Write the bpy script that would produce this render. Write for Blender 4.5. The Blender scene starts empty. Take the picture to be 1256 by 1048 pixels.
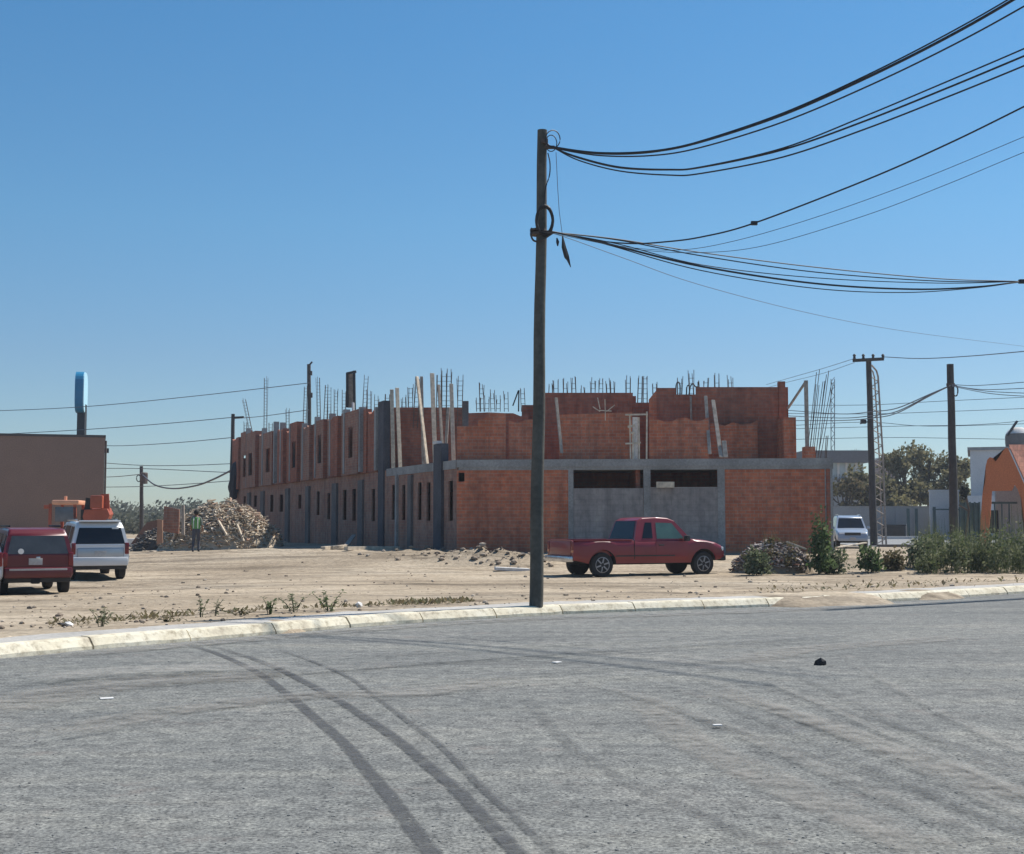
import bpy, bmesh, math, random
from mathutils import Vector, Matrix, noise
R = math.radians
rnd = random.Random(7)
C = bpy.context.scene.collection
scene = bpy.context.scene

# ------------------------------------------------------------------ camera
F = 1640.0                                  # focal length in photo pixels (photo 1256 x 1048)
PITCH = math.atan((638 - 524) / F)
CAM = Vector((0, 0, 1.65))
FWD = Vector((0, math.cos(PITCH), math.sin(PITCH)))
UP = Vector((0, -math.sin(PITCH), math.cos(PITCH)))
def ray(u, v):
    return Vector((1, 0, 0)) * ((u - 628) / F) + FWD + UP * ((524 - v) / F)
def at(u, v, Y):                            # point seen at (u,v) standing Y metres away
    d = ray(u, v); return CAM + d * (Y / d.y)
def gr(u, v, z=0.0):                        # point of the level z seen at (u,v)
    d = ray(u, v); return CAM + d * ((z - CAM.z) / d.z)
def onplan(u, v, p, q):                     # point seen at (u,v) above the plan line p-q
    d = ray(u, v); k = d.x / d.y
    dx, dy = q[0] - p[0], q[1] - p[1]
    t = (k * p[1] - p[0]) / (dx - k * dy)
    Y = p[1] + t * dy
    return CAM + d * (Y / d.y)
cd = bpy.data.cameras.new('camera'); cam = bpy.data.objects.new('camera', cd); C.objects.link(cam)
cam.location = CAM; cam.rotation_euler = (R(90) + PITCH, 0, 0)
cd.sensor_width = 36; cd.lens = F / 1256 * 36; cd.clip_end = 9000; cd.clip_start = 0.1
scene.camera = cam

# ------------------------------------------------------------------ light
SUN_AZ, SUN_EL = R(56), R(53)
sd = bpy.data.lights.new('sun', 'SUN'); so = bpy.data.objects.new('sun', sd); C.objects.link(so)
sd.energy = 4.4; sd.angle = R(1.0); sd.color = (1.0, 0.94, 0.85)
sdir = Vector((math.sin(SUN_AZ) * math.cos(SUN_EL), math.cos(SUN_AZ) * math.cos(SUN_EL), math.sin(SUN_EL)))
so.rotation_euler = sdir.to_track_quat('Z', 'Y').to_euler(); so.location = (20, 20, 40)
w = bpy.data.worlds.new('World'); scene.world = w; w.use_nodes = True
nt = w.node_tree; bg = nt.nodes['Background']
sky = nt.nodes.new('ShaderNodeTexSky'); sky.sky_type = 'NISHITA'; sky.sun_disc = False
sky.sun_elevation = SUN_EL; sky.sun_rotation = SUN_AZ
sky.air_density = 1.0; sky.dust_density = 0.3; sky.ozone_density = 3.0; sky.altitude = 400
tint = nt.nodes.new('ShaderNodeMix'); tint.data_type = 'RGBA'; tint.blend_type = 'MULTIPLY'; tint.inputs[0].default_value = 1.0
tint.inputs[7].default_value = (0.68, 1.03, 1.165, 1)          # the phone's cool white balance
tcw = nt.nodes.new('ShaderNodeTexCoord'); sep = nt.nodes.new('ShaderNodeSeparateXYZ'); nt.links.new(tcw.outputs['Generated'], sep.inputs[0])
hz_r = nt.nodes.new('ShaderNodeValToRGB'); nt.links.new(sep.outputs[2], hz_r.inputs[0])   # hazier, duller air towards the horizon
for k_, (p_, c_) in enumerate(((0.0, (1.02, .76, .74)), (.12, (1.0, .80, .79)), (.217, (.94, .93, .90)), (.35, (.80, .95, .97)))):
    e_ = hz_r.color_ramp.elements[k_] if k_ < 2 else hz_r.color_ramp.elements.new(p_)
    e_.position = p_; e_.color = (*c_, 1)
tint2 = nt.nodes.new('ShaderNodeMix'); tint2.data_type = 'RGBA'; tint2.blend_type = 'MULTIPLY'; tint2.inputs[0].default_value = 1.0
nt.links.new(sky.outputs[0], tint2.inputs[6]); nt.links.new(hz_r.outputs[0], tint2.inputs[7])
nt.links.new(tint2.outputs[2], tint.inputs[6]); nt.links.new(tint.outputs[2], bg.inputs[0]); bg.inputs[1].default_value = 0.074
scene.view_settings.view_transform = 'Standard'; scene.view_settings.look = 'None'
scene.view_settings.exposure = 0.55; scene.view_settings.gamma = 1.0

# ------------------------------------------------------------------ materials
def newmat(name):
    m = bpy.data.materials.new(name); m.use_nodes = True
    return m, m.node_tree.nodes, m.node_tree.links, m.node_tree.nodes['Principled BSDF']
def ramp(N, L, src, stops):
    r = N.new('ShaderNodeValToRGB'); L.new(src, r.inputs[0])
    e = r.color_ramp.elements
    while len(e) < len(stops): e.new(0.5)
    for k, (p, c) in enumerate(stops):
        e[k].position = p; e[k].color = (*c, 1) if len(c) == 3 else c
    return r
def tex_noise(N, L, vec, scale, detail=4, rough=0.55):
    n = N.new('ShaderNodeTexNoise'); n.inputs['Scale'].default_value = scale
    n.inputs['Detail'].default_value = detail; n.inputs['Roughness'].default_value = rough
    if vec is not None: L.new(vec, n.inputs['Vector'])
    return n
def mixc(N, L, fac, a, b, mode='MIX'):
    m = N.new('ShaderNodeMix'); m.data_type = 'RGBA'; m.blend_type = mode
    for s, x in ((0, fac), (6, a), (7, b)):
        if hasattr(x, 'is_output') or hasattr(x, 'links'): L.new(x, m.inputs[s])
        else: m.inputs[s].default_value = x if s == 0 else ((*x, 1) if len(x) == 3 else x)
    return m.outputs[2]
def bump(N, L, b, height, strength=0.3, dist=0.02):
    n = N.new('ShaderNodeBump'); n.inputs['Strength'].default_value = strength; n.inputs['Distance'].default_value = dist
    L.new(height, n.inputs['Height']); L.new(n.outputs[0], b.inputs['Normal'])
def plain(name, col, rough=0.7, metal=0.0, var=0.25, scale=3.0, coat=0.0, spec=None, bmp=0.0):
    m, N, L, b = newmat(name)
    tc = N.new('ShaderNodeTexCoord')
    n = tex_noise(N, L, tc.outputs['Object'], scale, 5)
    lo = tuple(c * (1 - var) for c in col); hi = tuple(min(1, c * (1 + var)) for c in col)
    r = ramp(N, L, n.outputs[0], [(0.3, lo), (0.7, hi)])
    L.new(r.outputs[0], b.inputs['Base Color'])
    b.inputs['Roughness'].default_value = rough; b.inputs['Metallic'].default_value = metal
    b.inputs['Coat Weight'].default_value = coat
    if spec is not None: b.inputs['Specular IOR Level'].default_value = spec
    if bmp:
        n2 = tex_noise(N, L, tc.outputs['Object'], scale * 8, 4); bump(N, L, b, n2.outputs[0], bmp, 0.03)
    return m
def brick(name, c1, c2, mortar, bw=0.30, bh=0.125, stain=(0.30, 0.20, 0.16), stain_amt=0.35):
    m, N, L, b = newmat(name)
    uv = N.new('ShaderNodeUVMap')
    bt = N.new('ShaderNodeTexBrick'); L.new(uv.outputs[0], bt.inputs['Vector'])
    bt.inputs['Color1'].default_value = (*c1, 1); bt.inputs['Color2'].default_value = (*c2, 1); bt.inputs['Mortar'].default_value = (*mortar, 1)
    bt.inputs['Scale'].default_value = 1.0; bt.inputs['Mortar Size'].default_value = 0.011
    bt.inputs['Brick Width'].default_value = bw; bt.inputs['Row Height'].default_value = bh; bt.inputs['Bias'].default_value = -0.1
    n = tex_noise(N, L, uv.outputs[0], 0.9, 6, 0.65)
    r = ramp(N, L, n.outputs[0], [(0.42, (0, 0, 0)), (0.72, (1, 1, 1))])
    f = N.new('ShaderNodeMath'); f.operation = 'MULTIPLY'; L.new(r.outputs[0], f.inputs[0]); f.inputs[1].default_value = stain_amt
    c = mixc(N, L, f.outputs[0], bt.outputs[0], stain)
    n2 = tex_noise(N, L, uv.outputs[0], 4.0, 3)
    r2 = ramp(N, L, n2.outputs[0], [(0.3, (0.78, 0.78, 0.80)), (0.7, (1.15, 1.12, 1.1))])
    c = mixc(N, L, 1.0, c, r2.outputs[0], 'MULTIPLY')
    mp = N.new('ShaderNodeMapping'); L.new(uv.outputs[0], mp.inputs[0]); mp.inputs['Scale'].default_value = (1.9, .22, 1)
    n4 = tex_noise(N, L, mp.outputs[0], 1.0, 6, 0.7)      # lime runs and patches of older brick
    r4 = ramp(N, L, n4.outputs[0], [(0.34, (0.74, 0.73, 0.74)), (0.5, (1, 1, 1)), (0.68, (1.22, 1.2, 1.17))])
    c = mixc(N, L, 1.0, c, r4.outputs[0], 'MULTIPLY')
    L.new(c, b.inputs['Base Color']); b.inputs['Roughness'].default_value = 0.9; b.inputs['Specular IOR Level'].default_value = 0.15
    bump(N, L, b, bt.outputs['Fac'], -0.5, 0.012)
    return m
def concrete(name, col, var=0.3, rough=0.9):
    m, N, L, b = newmat(name)
    tc = N.new('ShaderNodeTexCoord')
    n = tex_noise(N, L, tc.outputs['Object'], 0.8, 7, 0.65); n2 = tex_noise(N, L, tc.outputs['Object'], 14, 4)
    r = ramp(N, L, n.outputs[0], [(0.28, tuple(c * (1 - var) for c in col)), (0.7, tuple(c * (1 + var) for c in col))])
    r2 = ramp(N, L, n2.outputs[0], [(0.3, (0.82,) * 3), (0.7, (1.12,) * 3)])
    L.new(mixc(N, L, 1.0, r.outputs[0], r2.outputs[0], 'MULTIPLY'), b.inputs['Base Color'])
    b.inputs['Roughness'].default_value = rough; b.inputs['Specular IOR Level'].default_value = 0.2
    bump(N, L, b, n2.outputs[0], 0.25, 0.02)
    return m
def leafmat(name, a, b_, c_):
    m, N, L, b = newmat(name)
    g = N.new('ShaderNodeNewGeometry')
    r = ramp(N, L, g.outputs['Random Per Island'], [(0.0, a), (0.5, b_), (1.0, c_)])
    L.new(r.outputs[0], b.inputs['Base Color']); b.inputs['Roughness'].default_value = 0.7
    b.inputs['Specular IOR Level'].default_value = 0.2
    t = N.new('ShaderNodeBsdfTranslucent'); L.new(r.outputs[0], t.inputs[0])
    ms = N.new('ShaderNodeMixShader'); ms.inputs[0].default_value = 0.42
    L.new(b.outputs[0], ms.inputs[1]); L.new(t.outputs[0], ms.inputs[2])
    L.new(ms.outputs[0], N['Material Output'].inputs[0])
    return m
def islandmat(name, stops, rough=0.85):
    m, N, L, b = newmat(name)
    g = N.new('ShaderNodeNewGeometry')
    r = ramp(N, L, g.outputs['Random Per Island'], stops)
    r.color_ramp.interpolation = 'CONSTANT'
    tc = N.new('ShaderNodeTexCoord'); n = tex_noise(N, L, tc.outputs['Object'], 9, 4)
    r2 = ramp(N, L, n.outputs[0], [(0.3, (0.75,) * 3), (0.7, (1.15,) * 3)])
    L.new(mixc(N, L, 1.0, r.outputs[0], r2.outputs[0], 'MULTIPLY'), b.inputs['Base Color'])
    b.inputs['Roughness'].default_value = rough; b.inputs['Specular IOR Level'].default_value = 0.2
    return m

M = {}
M['brick'] = brick('brick_red', (0.53, 0.175, 0.092), (0.42, 0.13, 0.075), (0.38, 0.23, 0.165))
M['brick_dark'] = brick('brick_dark_red', (0.36, 0.125, 0.078), (0.29, 0.10, 0.066), (0.25, 0.155, 0.12), stain=(0.24, 0.165, 0.14), stain_amt=0.4)  # darker tone of the red brick
M['brick_side'] = brick('brick_mortar_smeared', (0.34, 0.15, 0.10), (0.27, 0.135, 0.10), (0.30, 0.22, 0.18), stain=(0.30, 0.235, 0.20), stain_amt=0.75)
M['brick_ground'] = brick('smeared_ground_floor', (0.34, 0.175, 0.125), (0.29, 0.15, 0.115), (0.29, 0.21, 0.17), stain=(0.29, 0.23, 0.195), stain_amt=0.75)
M['render'] = brick('rendered_block', (0.30, 0.28, 0.27), (0.275, 0.255, 0.25), (0.25, 0.235, 0.23), 0.4, 0.2, (0.245, 0.215, 0.20), 0.5)
M['concrete'] = concrete('cast_concrete', (0.29, 0.285, 0.28))
M['concrete_navy'] = concrete('cast_concrete_navy', (0.085, 0.085, 0.098))  # near-black navy tone of the cast concrete
M['concrete_dark'] = concrete('cast_concrete_dark', (0.15, 0.138, 0.135))  # darker tone of the cast concrete
M['steel'] = plain('rusty_rebar', (0.10, 0.075, 0.062), 0.8, 0.2)
M['black'] = plain('black_paint', (0.018, 0.019, 0.022), 0.6)
M['plank'] = plain('pale_timber', (0.54, 0.46, 0.36), 0.85, var=0.3, scale=6)
M['plank_grey'] = plain('weathered_timber', (0.32, 0.275, 0.235), 0.9, var=0.3, scale=6)
M['pole'] = concrete('aged_pole', (0.105, 0.098, 0.084), 0.4)
M['pole_dark'] = plain('dark_wood_pole', (0.05, 0.046, 0.045), 0.9, var=0.3)
M['cable'] = plain('black_cable', (0.018, 0.018, 0.022), 0.6)
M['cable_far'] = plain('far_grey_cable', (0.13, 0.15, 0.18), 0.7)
M['cable_thin'] = plain('grey_cable', (0.07, 0.08, 0.10), 0.6)
M['brown'] = concrete('brown_stucco', (0.275, 0.178, 0.135), 0.06)
M['white_wall'] = concrete('white_plaster', (0.62, 0.61, 0.60), 0.08)
M['grey_wall'] = concrete('grey_plaster', (0.30, 0.31, 0.32), 0.1)
M['orange'] = concrete('orange_plaster', (0.50, 0.165, 0.070), 0.08)
M['tile'] = brick('pink_roof_tile', (0.55, 0.26, 0.18), (0.5, 0.22, 0.15), (0.35, 0.16, 0.11), 0.25, 0.3, (0.4, 0.25, 0.2), 0.2)
M['teal'] = plain('teal_metal', (0.035, 0.075, 0.08), 0.6)
M['sign_blue'] = plain('sign_blue', (0.008, 0.19, 0.37), 0.4, var=0.05)
M['sign_white'] = plain('sign_edge_pale', (0.40, 0.66, 0.78), 0.35, var=0.03)
M['glass'] = plain('car_glass', (0.010, 0.014, 0.022), 0.06, var=0.1, spec=0.3)
M['glass_grey'] = plain('car_glass_reflection', (0.055, 0.058, 0.062), 0.2, var=0.25, spec=0.6)  # grey of the reflections mixed into the glass colour
M['glass_green'] = plain('car_glass_greenish', (0.07, 0.13, 0.11), 0.08, var=0.2, spec=0.6)
M['tyre'] = plain('tyre_rubber', (0.022, 0.022, 0.023), 0.9)
M['rim'] = plain('alloy_rim', (0.27, 0.27, 0.29), 0.4, 0.7)
M['chrome'] = plain('dull_chrome', (0.55, 0.55, 0.56), 0.25, 0.9)
M['trim'] = plain('black_plastic', (0.03, 0.03, 0.032), 0.7)
M['under'] = plain('underbody', (0.015, 0.015, 0.016), 0.9)
M['red_paint'] = plain('maroon_car_paint', (0.185, 0.005, 0.012), 0.38, 0.0, 0.12, 1.5, coat=0.4)
M['red_paint_b'] = plain('dark_red_car_paint', (0.115, 0.005, 0.010), 0.40, 0.0, 0.1, 1.5, coat=0.35)
M['white_paint'] = plain('white_car_paint', (0.66, 0.67, 0.68), 0.3, 0.0, 0.04, 1.5, coat=0.6)
M['silver_paint'] = plain('silver_car_paint', (0.40, 0.42, 0.45), 0.3, 0.5, 0.05, 1.5, coat=0.6)
M['lamp_red'] = plain('tail_lamp_red', (0.17, 0.010, 0.012), 0.25, var=0.1)
M['lamp_clear'] = plain('head_lamp_clear', (0.75, 0.76, 0.76), 0.12, var=0.05)
M['lamp_amber'] = plain('lamp_amber', (0.55, 0.22, 0.10), 0.3, var=0.1)
M['plate'] = plain('plate_pale', (0.42, 0.41, 0.40), 0.6, var=0.1, scale=20)
M['mach'] = plain('machine_orange', (0.36, 0.085, 0.045), 0.5, var=0.15)
M['mach_roof'] = plain('machine_roof_pale_orange', (0.72, 0.36, 0.22), 0.5, var=0.1)
M['skin'] = plain('skin', (0.22, 0.11, 0.07), 0.6, var=0.1)
M['hair'] = plain('black_hair', (0.012, 0.011, 0.011), 0.8)
M['trouser'] = plain('dark_trousers', (0.06, 0.065, 0.085), 0.9)
M['shirt'] = plain('grey_shirt', (0.17, 0.19, 0.16), 0.9)
M['vest'] = plain('green_vest', (0.12, 0.30, 0.09), 0.8, var=0.15)
M['stone_dark'] = plain('dark_stone', (0.035, 0.034, 0.036), 0.9)
M['stone'] = islandmat('stones', [(0.0, (0.22, 0.175, 0.135)), (0.4, (0.30, 0.245, 0.19)), (0.75, (0.38, 0.33, 0.275)), (0.93, (0.13, 0.11, 0.095))])
M['gravel'] = islandmat('road_gravel', [(0.0, (0.15, 0.155, 0.155)), (0.35, (0.20, 0.205, 0.20)), (0.72, (0.27, 0.27, 0.265)), (0.985, (0.07, 0.07, 0.075))])
M['scrap'] = islandmat('scrap_wood', [(0.0, (0.36, 0.29, 0.215)), (0.2, (0.55, 0.46, 0.35)), (0.42, (0.46, 0.385, 0.30)), (0.6, (0.64, 0.56, 0.45)), (0.75, (0.29, 0.25, 0.20)), (0.88, (0.48, 0.33, 0.245)), (0.95, (0.68, 0.63, 0.54))])  # wood colours lightened to replace sun missing on the heap front
M['scrap_earth'] = concrete('pale_scrap_earth', (0.46, 0.385, 0.295), .3)  # pale earth, lightened further for the same missing sun
M['rubble'] = islandmat('rubble_bits', [(0.0, (0.25, 0.215, 0.20)), (0.3, (0.33, 0.285, 0.265)), (0.55, (0.175, 0.14, 0.125)), (0.72, (0.44, 0.40, 0.37)), (0.84, (0.30, 0.16, 0.115)), (0.93, (0.13, 0.12, 0.08))])
M['leaf_olive'] = leafmat('leaf_olive', (0.13, 0.128, 0.065), (0.18, 0.168, 0.085), (0.22, 0.195, 0.11))
M['leaf_green'] = leafmat('leaf_green', (0.05, 0.085, 0.03), (0.085, 0.135, 0.05), (0.16, 0.20, 0.10))
M['leaf_grey'] = leafmat('leaf_grey', (0.08, 0.105, 0.055), (0.13, 0.155, 0.085), (0.28, 0.29, 0.20))
M['leaf_dry'] = leafmat('leaf_dry', (0.12, 0.095, 0.055), (0.17, 0.14, 0.08), (0.08, 0.09, 0.04))
M['leaf_far'] = leafmat('leaf_far', (0.09, 0.10, 0.075), (0.11, 0.118, 0.09), (0.135, 0.135, 0.105))
M['bark'] = plain('bark', (0.09, 0.07, 0.055), 0.95)
M['stem'] = plain('weed_stem', (0.11, 0.11, 0.06), 0.9)
M['tarp'] = plain('dark_tarp', (0.018, 0.022, 0.035), 0.7)
M['litter'] = plain('pale_litter', (0.65, 0.64, 0.62), 0.7, var=0.1)
M['rust_panel'] = plain('rust_orange_board', (0.34, 0.19, 0.125), 0.8, var=0.2)

def ground_mat():
    m, N, L, b = newmat('dusty_earth')
    g = N.new('ShaderNodeNewGeometry'); P = g.outputs['Position']
    n1 = tex_noise(N, L, P, 0.16, 6, 0.6)
    c = ramp(N, L, n1.outputs[0], [(0.30, (0.275, 0.223, 0.163)), (0.5, (0.370, 0.308, 0.232)), (0.72, (0.445, 0.385, 0.302))]).outputs[0]
    mp = N.new('ShaderNodeMapping'); L.new(P, mp.inputs[0]); mp.inputs['Scale'].default_value = (0.10, 0.9, 1)
    mp.inputs['Rotation'].default_value = (0, 0, R(-12))
    n2 = tex_noise(N, L, mp.outputs[0], 1.0, 5, 0.6)
    r2 = ramp(N, L, n2.outputs[0], [(0.33, (0.58, 0.57, 0.57)), (0.47, (0.98, 0.98, 0.98)), (0.68, (1.2, 1.18, 1.15))])
    c = mixc(N, L, 1.0, c, r2.outputs[0], 'MULTIPLY')
    n3 = tex_noise(N, L, P, 5.5, 6, 0.7)
    r3 = ramp(N, L, n3.outputs[0], [(0.28, (0.62, 0.60, 0.58)), (0.52, (1.0, 1.0, 1.0)), (0.75, (1.22, 1.2, 1.18))])
    c = mixc(N, L, 1.0, c, r3.outputs[0], 'MULTIPLY')
    mp2 = N.new('ShaderNodeMapping'); L.new(P, mp2.inputs[0]); mp2.inputs['Scale'].default_value = (0.035, 0.26, 1); mp2.inputs['Rotation'].default_value = (0, 0, R(9))
    for off_ in (0.44, 0.50, 0.56):                 # wheel ruts: thin meandering compacted lines
        nr_ = tex_noise(N, L, mp2.outputs[0], 1.0, 2, 0.4)
        rr_ = ramp(N, L, nr_.outputs[0], [(off_ - .012, (1, 1, 1)), (off_ - .004, (.66, .65, .64)), (off_ + .004, (.66, .65, .64)), (off_ + .012, (1.04, 1.04, 1.04))])
        c = mixc(N, L, 0.8, c, rr_.outputs[0], 'MULTIPLY')
    vo = N.new('ShaderNodeTexVoronoi'); vo.inputs['Scale'].default_value = 16; L.new(P, vo.inputs['Vector'])
    r4 = ramp(N, L, vo.outputs['Color'], [(0.0, (0.72, 0.72, 0.72)), (0.85, (1.04, 1.04, 1.04)), (1.0, (1.35, 1.35, 1.35))])
    c = mixc(N, L, 0.7, c, r4.outputs[0], 'MULTIPLY')
    L.new(c, b.inputs['Base Color']); b.inputs['Roughness'].default_value = 0.95; b.inputs['Specular IOR Level'].default_value = 0.1
    bump(N, L, b, n3.outputs[0], 0.6, 0.06)
    return m
def road_mat():
    m, N, L, b = newmat('worn_dusty_asphalt')
    g = N.new('ShaderNodeNewGeometry'); P = g.outputs['Position']
    n1 = tex_noise(N, L, P, 0.35, 5, 0.6)
    c = ramp(N, L, n1.outputs[0], [(0.3, (0.142, 0.148, 0.145)), (0.52, (0.168, 0.173, 0.167)), (0.75, (0.208, 0.207, 0.195))]).outputs[0]
    mp = N.new('ShaderNodeMapping'); L.new(P, mp.inputs[0]); mp.inputs['Scale'].default_value = (0.16, 1.1, 1); mp.inputs['Rotation'].default_value = (0, 0, R(-18))
    n2 = tex_noise(N, L, mp.outputs[0], 1.0, 6, 0.6)
    r2 = ramp(N, L, n2.outputs[0], [(0.32, (0.80, 0.80, 0.81)), (0.5, (1, 1, 1)), (0.66, (1.16, 1.14, 1.10)), (0.8, (1.36, 1.26, 1.14))])
    c = mixc(N, L, 1.0, c, r2.outputs[0], 'MULTIPLY')
    n3 = tex_noise(N, L, P, 38, 4, 0.7)
    r3 = ramp(N, L, n3.outputs[0], [(0.34, (0.30, 0.30, 0.31)), (0.5, (1, 1, 1)), (0.65, (1.66, 1.64, 1.60))])
    n6 = tex_noise(N, L, P, 6.5, 4, 0.65)
    r6 = ramp(N, L, n6.outputs[0], [(0.34, (0.66, 0.66, 0.67)), (0.5, (1, 1, 1)), (0.66, (1.3, 1.29, 1.26))])
    c = mixc(N, L, 0.9, c, r6.outputs[0], 'MULTIPLY')
    c = mixc(N, L, 0.9, c, r3.outputs[0], 'MULTIPLY')
    vo = N.new('ShaderNodeTexVoronoi'); vo.inputs['Scale'].default_value = 24; L.new(P, vo.inputs['Vector'])
    r4 = ramp(N, L, vo.outputs['Color'], [(0.0, (0.45, 0.45, 0.46)), (0.16, (0.9, 0.9, 0.9)), (0.8, (1.05, 1.05, 1.05)), (1.0, (1.3, 1.28, 1.25))])
    c = mixc(N, L, 0.75, c, r4.outputs[0], 'MULTIPLY')
    # reddish dirty specks
    n5 = tex_noise(N, L, P, 1.6, 7, 0.75)
    r5 = ramp(N, L, n5.outputs[0], [(0.58, (0, 0, 0)), (0.75, (0.5, 0.5, 0.5))])
    c = mixc(N, L, r5.outputs[0], c, (0.25, 0.205, 0.18))
    L.new(c, b.inputs['Base Color']); b.inputs['Roughness'].default_value = 0.92; b.inputs['Specular IOR Level'].default_value = 0.2
    bump(N, L, b, n3.outputs[0], 0.55, 0.012)
    return m
def kerb_mat():
    m, N, L, b = newmat('faded_yellow_kerb')
    g = N.new('ShaderNodeNewGeometry'); P = g.outputs['Position']
    n1 = tex_noise(N, L, P, 1.5, 7, 0.7); n2 = tex_noise(N, L, P, 9, 5, 0.7)
    c = ramp(N, L, n1.outputs[0], [(0.30, (0.36, 0.31, 0.235)), (0.46, (0.60, 0.545, 0.415)), (0.7, (0.70, 0.66, 0.545))]).outputs[0]
    r = ramp(N, L, n2.outputs[0], [(0.30, (0.55, 0.52, 0.48)), (0.5, (1, 1, 1)), (0.75, (1.12, 1.12, 1.12))])
    L.new(mixc(N, L, 1.0, c, r.outputs[0], 'MULTIPLY'), b.inputs['Base Color']); b.inputs['Roughness'].default_value = 0.9
    bump(N, L, b, n2.outputs[0], 0.4, 0.02)
    return m
def strip_mat(name, col, strength, thr=(0.3, 0.6), sc=6):
    m, N, L, b = newmat(name)
    uv = N.new('ShaderNodeUVMap'); sx = N.new('ShaderNodeSeparateXYZ'); L.new(uv.outputs[0], sx.inputs[0])
    edge = ramp(N, L, sx.outputs[0], [(0.0, (0, 0, 0)), (0.2, (1, 1, 1)), (0.8, (1, 1, 1)), (1.0, (0, 0, 0))])
    endr = ramp(N, L, sx.outputs[1], [(0.0, (0, 0, 0)), (0.12, (1, 1, 1)), (0.9, (1, 1, 1)), (1.0, (0.3, 0.3, 0.3))])
    g = N.new('ShaderNodeNewGeometry'); n = tex_noise(N, L, g.outputs['Position'], sc, 6, 0.7)
    r = ramp(N, L, n.outputs[0], [(thr[0], (0.15,) * 3), (thr[1], (1, 1, 1))])
    c = mixc(N, L, 1.0, edge.outputs[0], r.outputs[0], 'MULTIPLY'); c = mixc(N, L, 1.0, c, endr.outputs[0], 'MULTIPLY')
    s = mixc(N, L, 1.0, c, (strength,) * 3, 'MULTIPLY')
    n3 = tex_noise(N, L, g.outputs['Position'], 55, 5, 0.75)
    r3 = ramp(N, L, n3.outputs[0], [(0.32, tuple(x * 0.55 for x in col)), (0.66, tuple(x * 1.35 for x in col))])
    L.new(r3.outputs[0], b.inputs['Base Color'])
    L.new(s, b.inputs['Alpha']); b.inputs['Roughness'].default_value = 0.9
    return m
M['ground'] = ground_mat(); M['road'] = road_mat(); M['kerb'] = kerb_mat()
M['walk'] = concrete('pale_walk', (0.40, 0.385, 0.36), 0.2)
M['track'] = strip_mat('tyre_mark', (0.075, 0.078, 0.082), 0.85)
M['dust_faint'] = strip_mat('faint_dust_streak', (0.29, 0.278, 0.255), 0.34, (0.40, 0.66), 4.5)
M['track_faint'] = strip_mat('faint_tyre_mark', (0.12, 0.124, 0.126), 0.22)
M['track_thin'] = strip_mat('thin_tyre_mark', (0.085, 0.088, 0.092), 0.6)
M['track_soft'] = strip_mat('soft_tyre_mark', (0.11, 0.114, 0.118), 0.34)
M['dust'] = strip_mat('dust_streak', (0.30, 0.285, 0.26), 0.6, (0.40, 0.66), 4.5)
M['street'] = plain('far_asphalt', (0.20, 0.205, 0.21), 0.9, var=0.1, scale=0.3)

# ------------------------------------------------------------------ mesh helpers
def link(name, bm, mat, parent=None, smooth=False):
    me = bpy.data.meshes.new(name)
    bmesh.ops.recalc_face_normals(bm, faces=bm.faces)
    bm.to_mesh(me); bm.free()
    for m_ in (mat if isinstance(mat, (list, tuple)) else [mat]): me.materials.append(m_)
    if smooth:
        for p in me.polygons: p.use_smooth = True
        try: me.set_sharp_from_angle(angle=R(38))
        except Exception: pass
    o = bpy.data.objects.new(name, me); C.objects.link(o)
    if parent: o.parent = parent
    return o
def raw(name, verts, faces, mat, parent=None, uvs=None, smooth=False):
    me = bpy.data.meshes.new(name); me.from_pydata([tuple(v) for v in verts], [], faces); me.update()
    if uvs:
        l = me.uv_layers.new(name='UVMap')
        for i, uv in enumerate(uvs): l.data[i].uv = uv
    for m_ in (mat if isinstance(mat, (list, tuple)) else [mat]): me.materials.append(m_)
    if smooth:
        for p in me.polygons: p.use_smooth = True
    o = bpy.data.objects.new(name, me); C.objects.link(o)
    if parent: o.parent = parent
    return o
def empty(name, label, cat, loc=(0, 0, 0), rz=0.0, group=None):
    o = bpy.data.objects.new(name, None); C.objects.link(o); o.location = loc; o.rotation_euler = (0, 0, rz)
    o.empty_display_size = 0.3
    return tag(o, label, cat, group)
def tag(o, label, cat, group=None, kind=None):
    o['label'] = label; o['category'] = cat
    if group: o['group'] = group
    if kind: o['kind'] = kind
    return o
def struct(o): o['kind'] = 'structure'; return o
def box(bm, c, s, rz=0.0, rot=None, bev=0.0, mi=0):
    mt = Matrix.Translation(c) @ (rot if rot is not None else Matrix.Rotation(rz, 4, 'Z')) @ Matrix.Diagonal((*s, 1))
    r = bmesh.ops.create_cube(bm, size=1, matrix=mt); vs = r['verts']
    fs = {f for v in vs for f in v.link_faces}
    for f in fs: f.material_index = mi
    if bev:
        bmesh.ops.bevel(bm, geom=list({e for v in vs for e in v.link_edges}), offset=bev, segments=2, affect='EDGES', profile=0.6)
def bar(bm, a, b, w_, h_=None, taper=1.0, n=4):
    a, b = Vector(a), Vector(b); d = b - a; ln = d.length
    if ln < 1e-6: return
    q = d.to_track_quat('Z', 'Y').to_matrix().to_4x4()
    if n == 4:
        mt = Matrix.Translation((a + b) / 2) @ q @ Matrix.Diagonal((w_, h_ or w_, ln, 1))
        r = bmesh.ops.create_cube(bm, size=1, matrix=mt)
    else:
        mt = Matrix.Translation((a + b) / 2) @ q
        bmesh.ops.create_cone(bm, cap_ends=True, segments=n, radius1=w_, radius2=w_ * taper, depth=ln, matrix=mt)
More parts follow.
